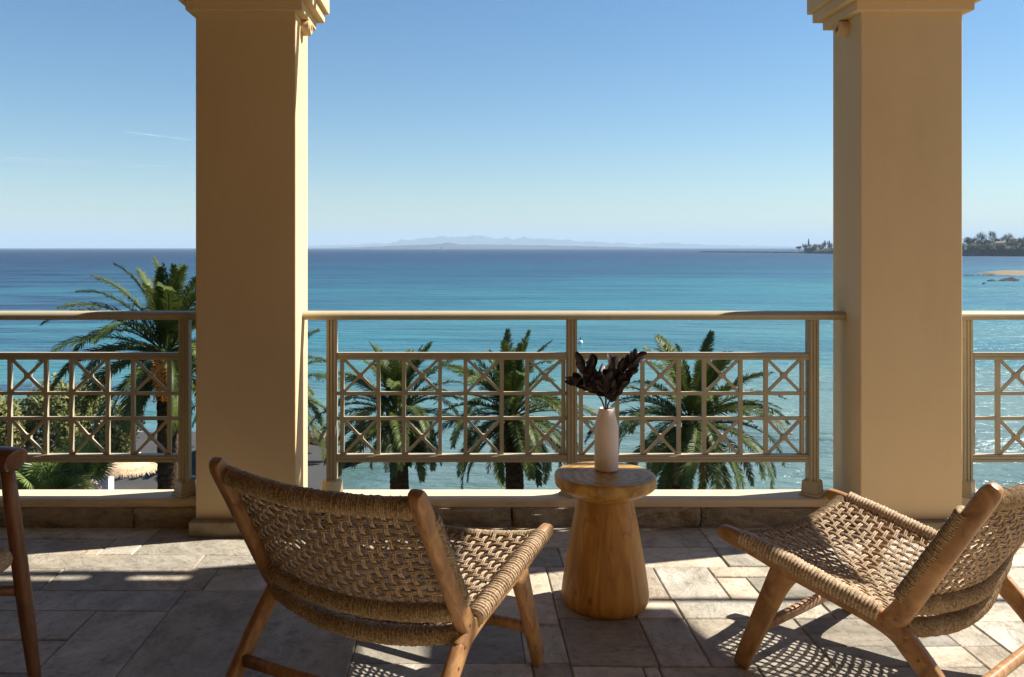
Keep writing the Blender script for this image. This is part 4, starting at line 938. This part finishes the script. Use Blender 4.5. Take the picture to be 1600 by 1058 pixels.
for i in range(70):
    xp = 1096+i*2.1; Y = 1950-(xp-1096)*1.9; s = 3.2; mb.tube([(px(xp,Y)-2.2,Y,SEA+.2),(px(xp,Y)+2.2,Y,SEA+rg.uniform(.2,1))], [s*rg.uniform(.5,.75),s*rg.uniform(.5,.75)], 5)
tag(mb.build('breakwater', M['far_rock']), 'long low rock breakwater running left from the headland', 'breakwater')
# sand spit and rocks right
mb = MB(); g = []
for k, (d, z) in enumerate(((0,-.3),(5,.45),(12,1.2),(26,1.3),(40,-.4))):
    g.append([(px(1562+i*6,322)+ (d*.2), 322+d*.8-(i*.1)+2*noise.noise(Vector((i*.5,k,0))), SEA+(z if i > 0 else -.3)*min(1,.35+i*.12)) for i in range(24)])
for a, b_ in zip(g, g[1:]):
    for i in range(23): mb.quad(a[i], a[i+1], b_[i+1], b_[i])
tag(mb.build('sand_spit', M['sand'], smooth=True), kind='structure')
def rocks(n, x0, x1, y0, y1, s0, s1, label, group, seed):
    rg = random.Random(seed)
    for i in range(n):
        Y = F*(H-SEA)/(rg.uniform(y0,y1)-CY); o = link('rock', RKD[i % 4]); s = rg.uniform(s0,s1); o.location = (px(rg.uniform(x0,x1),Y),Y,SEA); o.scale = (s*1.6,s,s*.6); o.rotation_euler = (0,0,rg.random()*.5); tag(o, label, 'rock', group)
rocks(20,1507,1552,430.0,430.6,.25,.5,'low rock awash in the line left of the sandy spit','rocks left of the sandy spit',1)
rocks(14,1548,1600,438,439.5,.5,1.0,'low dark rock awash in front of the sandy spit','rocks in front of the sandy spit',2)
rocks(16,1562,1600,427,428.5,.6,1.2,'brown rock along the back of the sandy spit','rocks on the sandy spit',4)
o = link('rock', RKD[1]); o.location = (px(1580,273),273,SEA+.2); o.scale = (2.4,1.2,.7); tag(o, 'largest dark rock in the water in front of the sandy spit', 'rock')
# sailing boat on the horizon, buoy, bird
Yb = 3400; bt = empty('sailing_boat', (px(690,Yb),Yb,SEA)); tag(bt, 'tiny white sailing boat near the horizon', 'boat')
mb = MB(); mb.rings([[(x, s*w, z) for s, z in ((-1,1.4),(-.6,-.2),(.6,-.2),(1,1.4))] for x, w in ((-6,1.6),(-2,2.0),(3,1.6),(6.5,.1))], True); mb.build('hull', M['white'], bt)
mb = MB(); mb.tube([(0,0,1),(0,0,16)], .2, 6); mb.build('mast', M['white'], bt)
mb = MB(); mb.v = [(-.2,-.05,3),(-5,-.05,3.2),(-.2,-.05,15.5),(-.2,.05,3),(-5,.05,3.2),(-.2,.05,15.5)]; mb.f = [(0,1,2),(5,4,3),(0,2,5,3),(1,4,5,2),(0,3,4,1)]; mb.build('sail', M['white'], bt)
Yu = 93; bu = empty('buoy', (px(907,Yu),Yu,SEA)); tag(bu, 'small buoy floating above the middle of the railing', 'buoy')
MB().lathe([(.02,-.15),(.2,-.08),(.26,.1),(.2,.28),(.05,.34)], 14).build('float', M['white'], bu, smooth=True); MB().tube([(0,0,.3),(0,0,.65)], .06, 8).build('topmark', M['far_rock'], bu)
Yg = 240; bi = MB(); bi.tube([(-.55,0,0),(-.2,0,.04),(.15,0,.08),(.45,0,.20)], [.05,.17,.17,.07], 8)
bi.quad((.0,.05,.12),(.3,.05,.16),(.75,.9,.5),(.4,.9,.46)); bi.quad((.0,-.05,.12),(.3,-.05,.16),(.75,-.9,.5),(.4,-.9,.46))
o = bi.build('seabird', M['far_rock']); o.location = (px(1537,Yg),Yg,pz(443.5,Yg)); tag(o, 'dark seabird flying low over the water by the right railing', 'bird')

# thin condensation trails high over the sea, beyond the haze
def trail(x0, y0, x1, y1, Y, wpx, label):
    m = bpy.data.materials.get('ice trail')
    if not m:
        m, ns, ls, b = mat('ice trail', (.9,.9,.9), 1, 0); t = ns.new('ShaderNodeBsdfTransparent'); mx = ns.new('ShaderNodeMixShader')
        g = ns.new('ShaderNodeNewGeometry'); nz = N(ns, 'ShaderNodeTexNoise', Scale=.0012, Detail=4); ls.new(g.outputs['Position'], nz.inputs['Vector'])
        mr = N(ns, 'ShaderNodeMapRange'); mr.inputs['From Min'].default_value = .35; mr.inputs['From Max'].default_value = .7; mr.inputs['To Min'].default_value = .02; mr.inputs['To Max'].default_value = .17; ls.new(nz.outputs['Fac'], mr.inputs[0])
        ls.new(mr.outputs[0], mx.inputs[0]); ls.new(t.outputs[0], mx.inputs[1]); ls.new(b.outputs[0], mx.inputs[2]); ls.new(mx.outputs[0], ns['Material Output'].inputs[0])
    a = Vector((px(x0,Y),Y,pz(y0,Y))); b_ = Vector((px(x1,Y*1.1),Y*1.1,pz(y1,Y*1.1))); n = 24; r = wpx*Y/F/2
    pts = [a.lerp(b_,i/n)+Vector((0,0,r*.8*noise.noise(Vector((i*.4,Y,0))))) for i in range(n+1)]
    o = MB().tube(pts, [r*(.25+.9*math.sin(math.pi*min(1,.08+i/n*.9))**.7) for i in range(n+1)], 8).build('condensation_trail', m, smooth=True); tag(o, label, 'trail')
trail(-60,244,300,264,42000,4.2,'long thin vapour trail low in the sky left of the left pillar'); trail(196,206,300,219,42000,1.7,'short faint vapour trail above the longer one')
# ------------------------------------------------------------------ air
hz = MB(); hz.box(-36000,36000,-60,29900,SEA-2.5,HAZE_TOP)
hm = bpy.data.materials.new('sea air'); hm.use_nodes = True; hn = hm.node_tree.nodes; hn.remove(hn['Principled BSDF'])
pv = hn.new('ShaderNodeVolumePrincipled'); pv.inputs['Color'].default_value = (.60,.80,1.0,1); pv.inputs['Density'].default_value = 8.5e-5; pv.inputs['Anisotropy'].default_value = .0
hm.node_tree.links.new(pv.outputs[0], hn['Material Output'].inputs['Volume'])
tag(hz.build('haze', hm), kind='stuff')
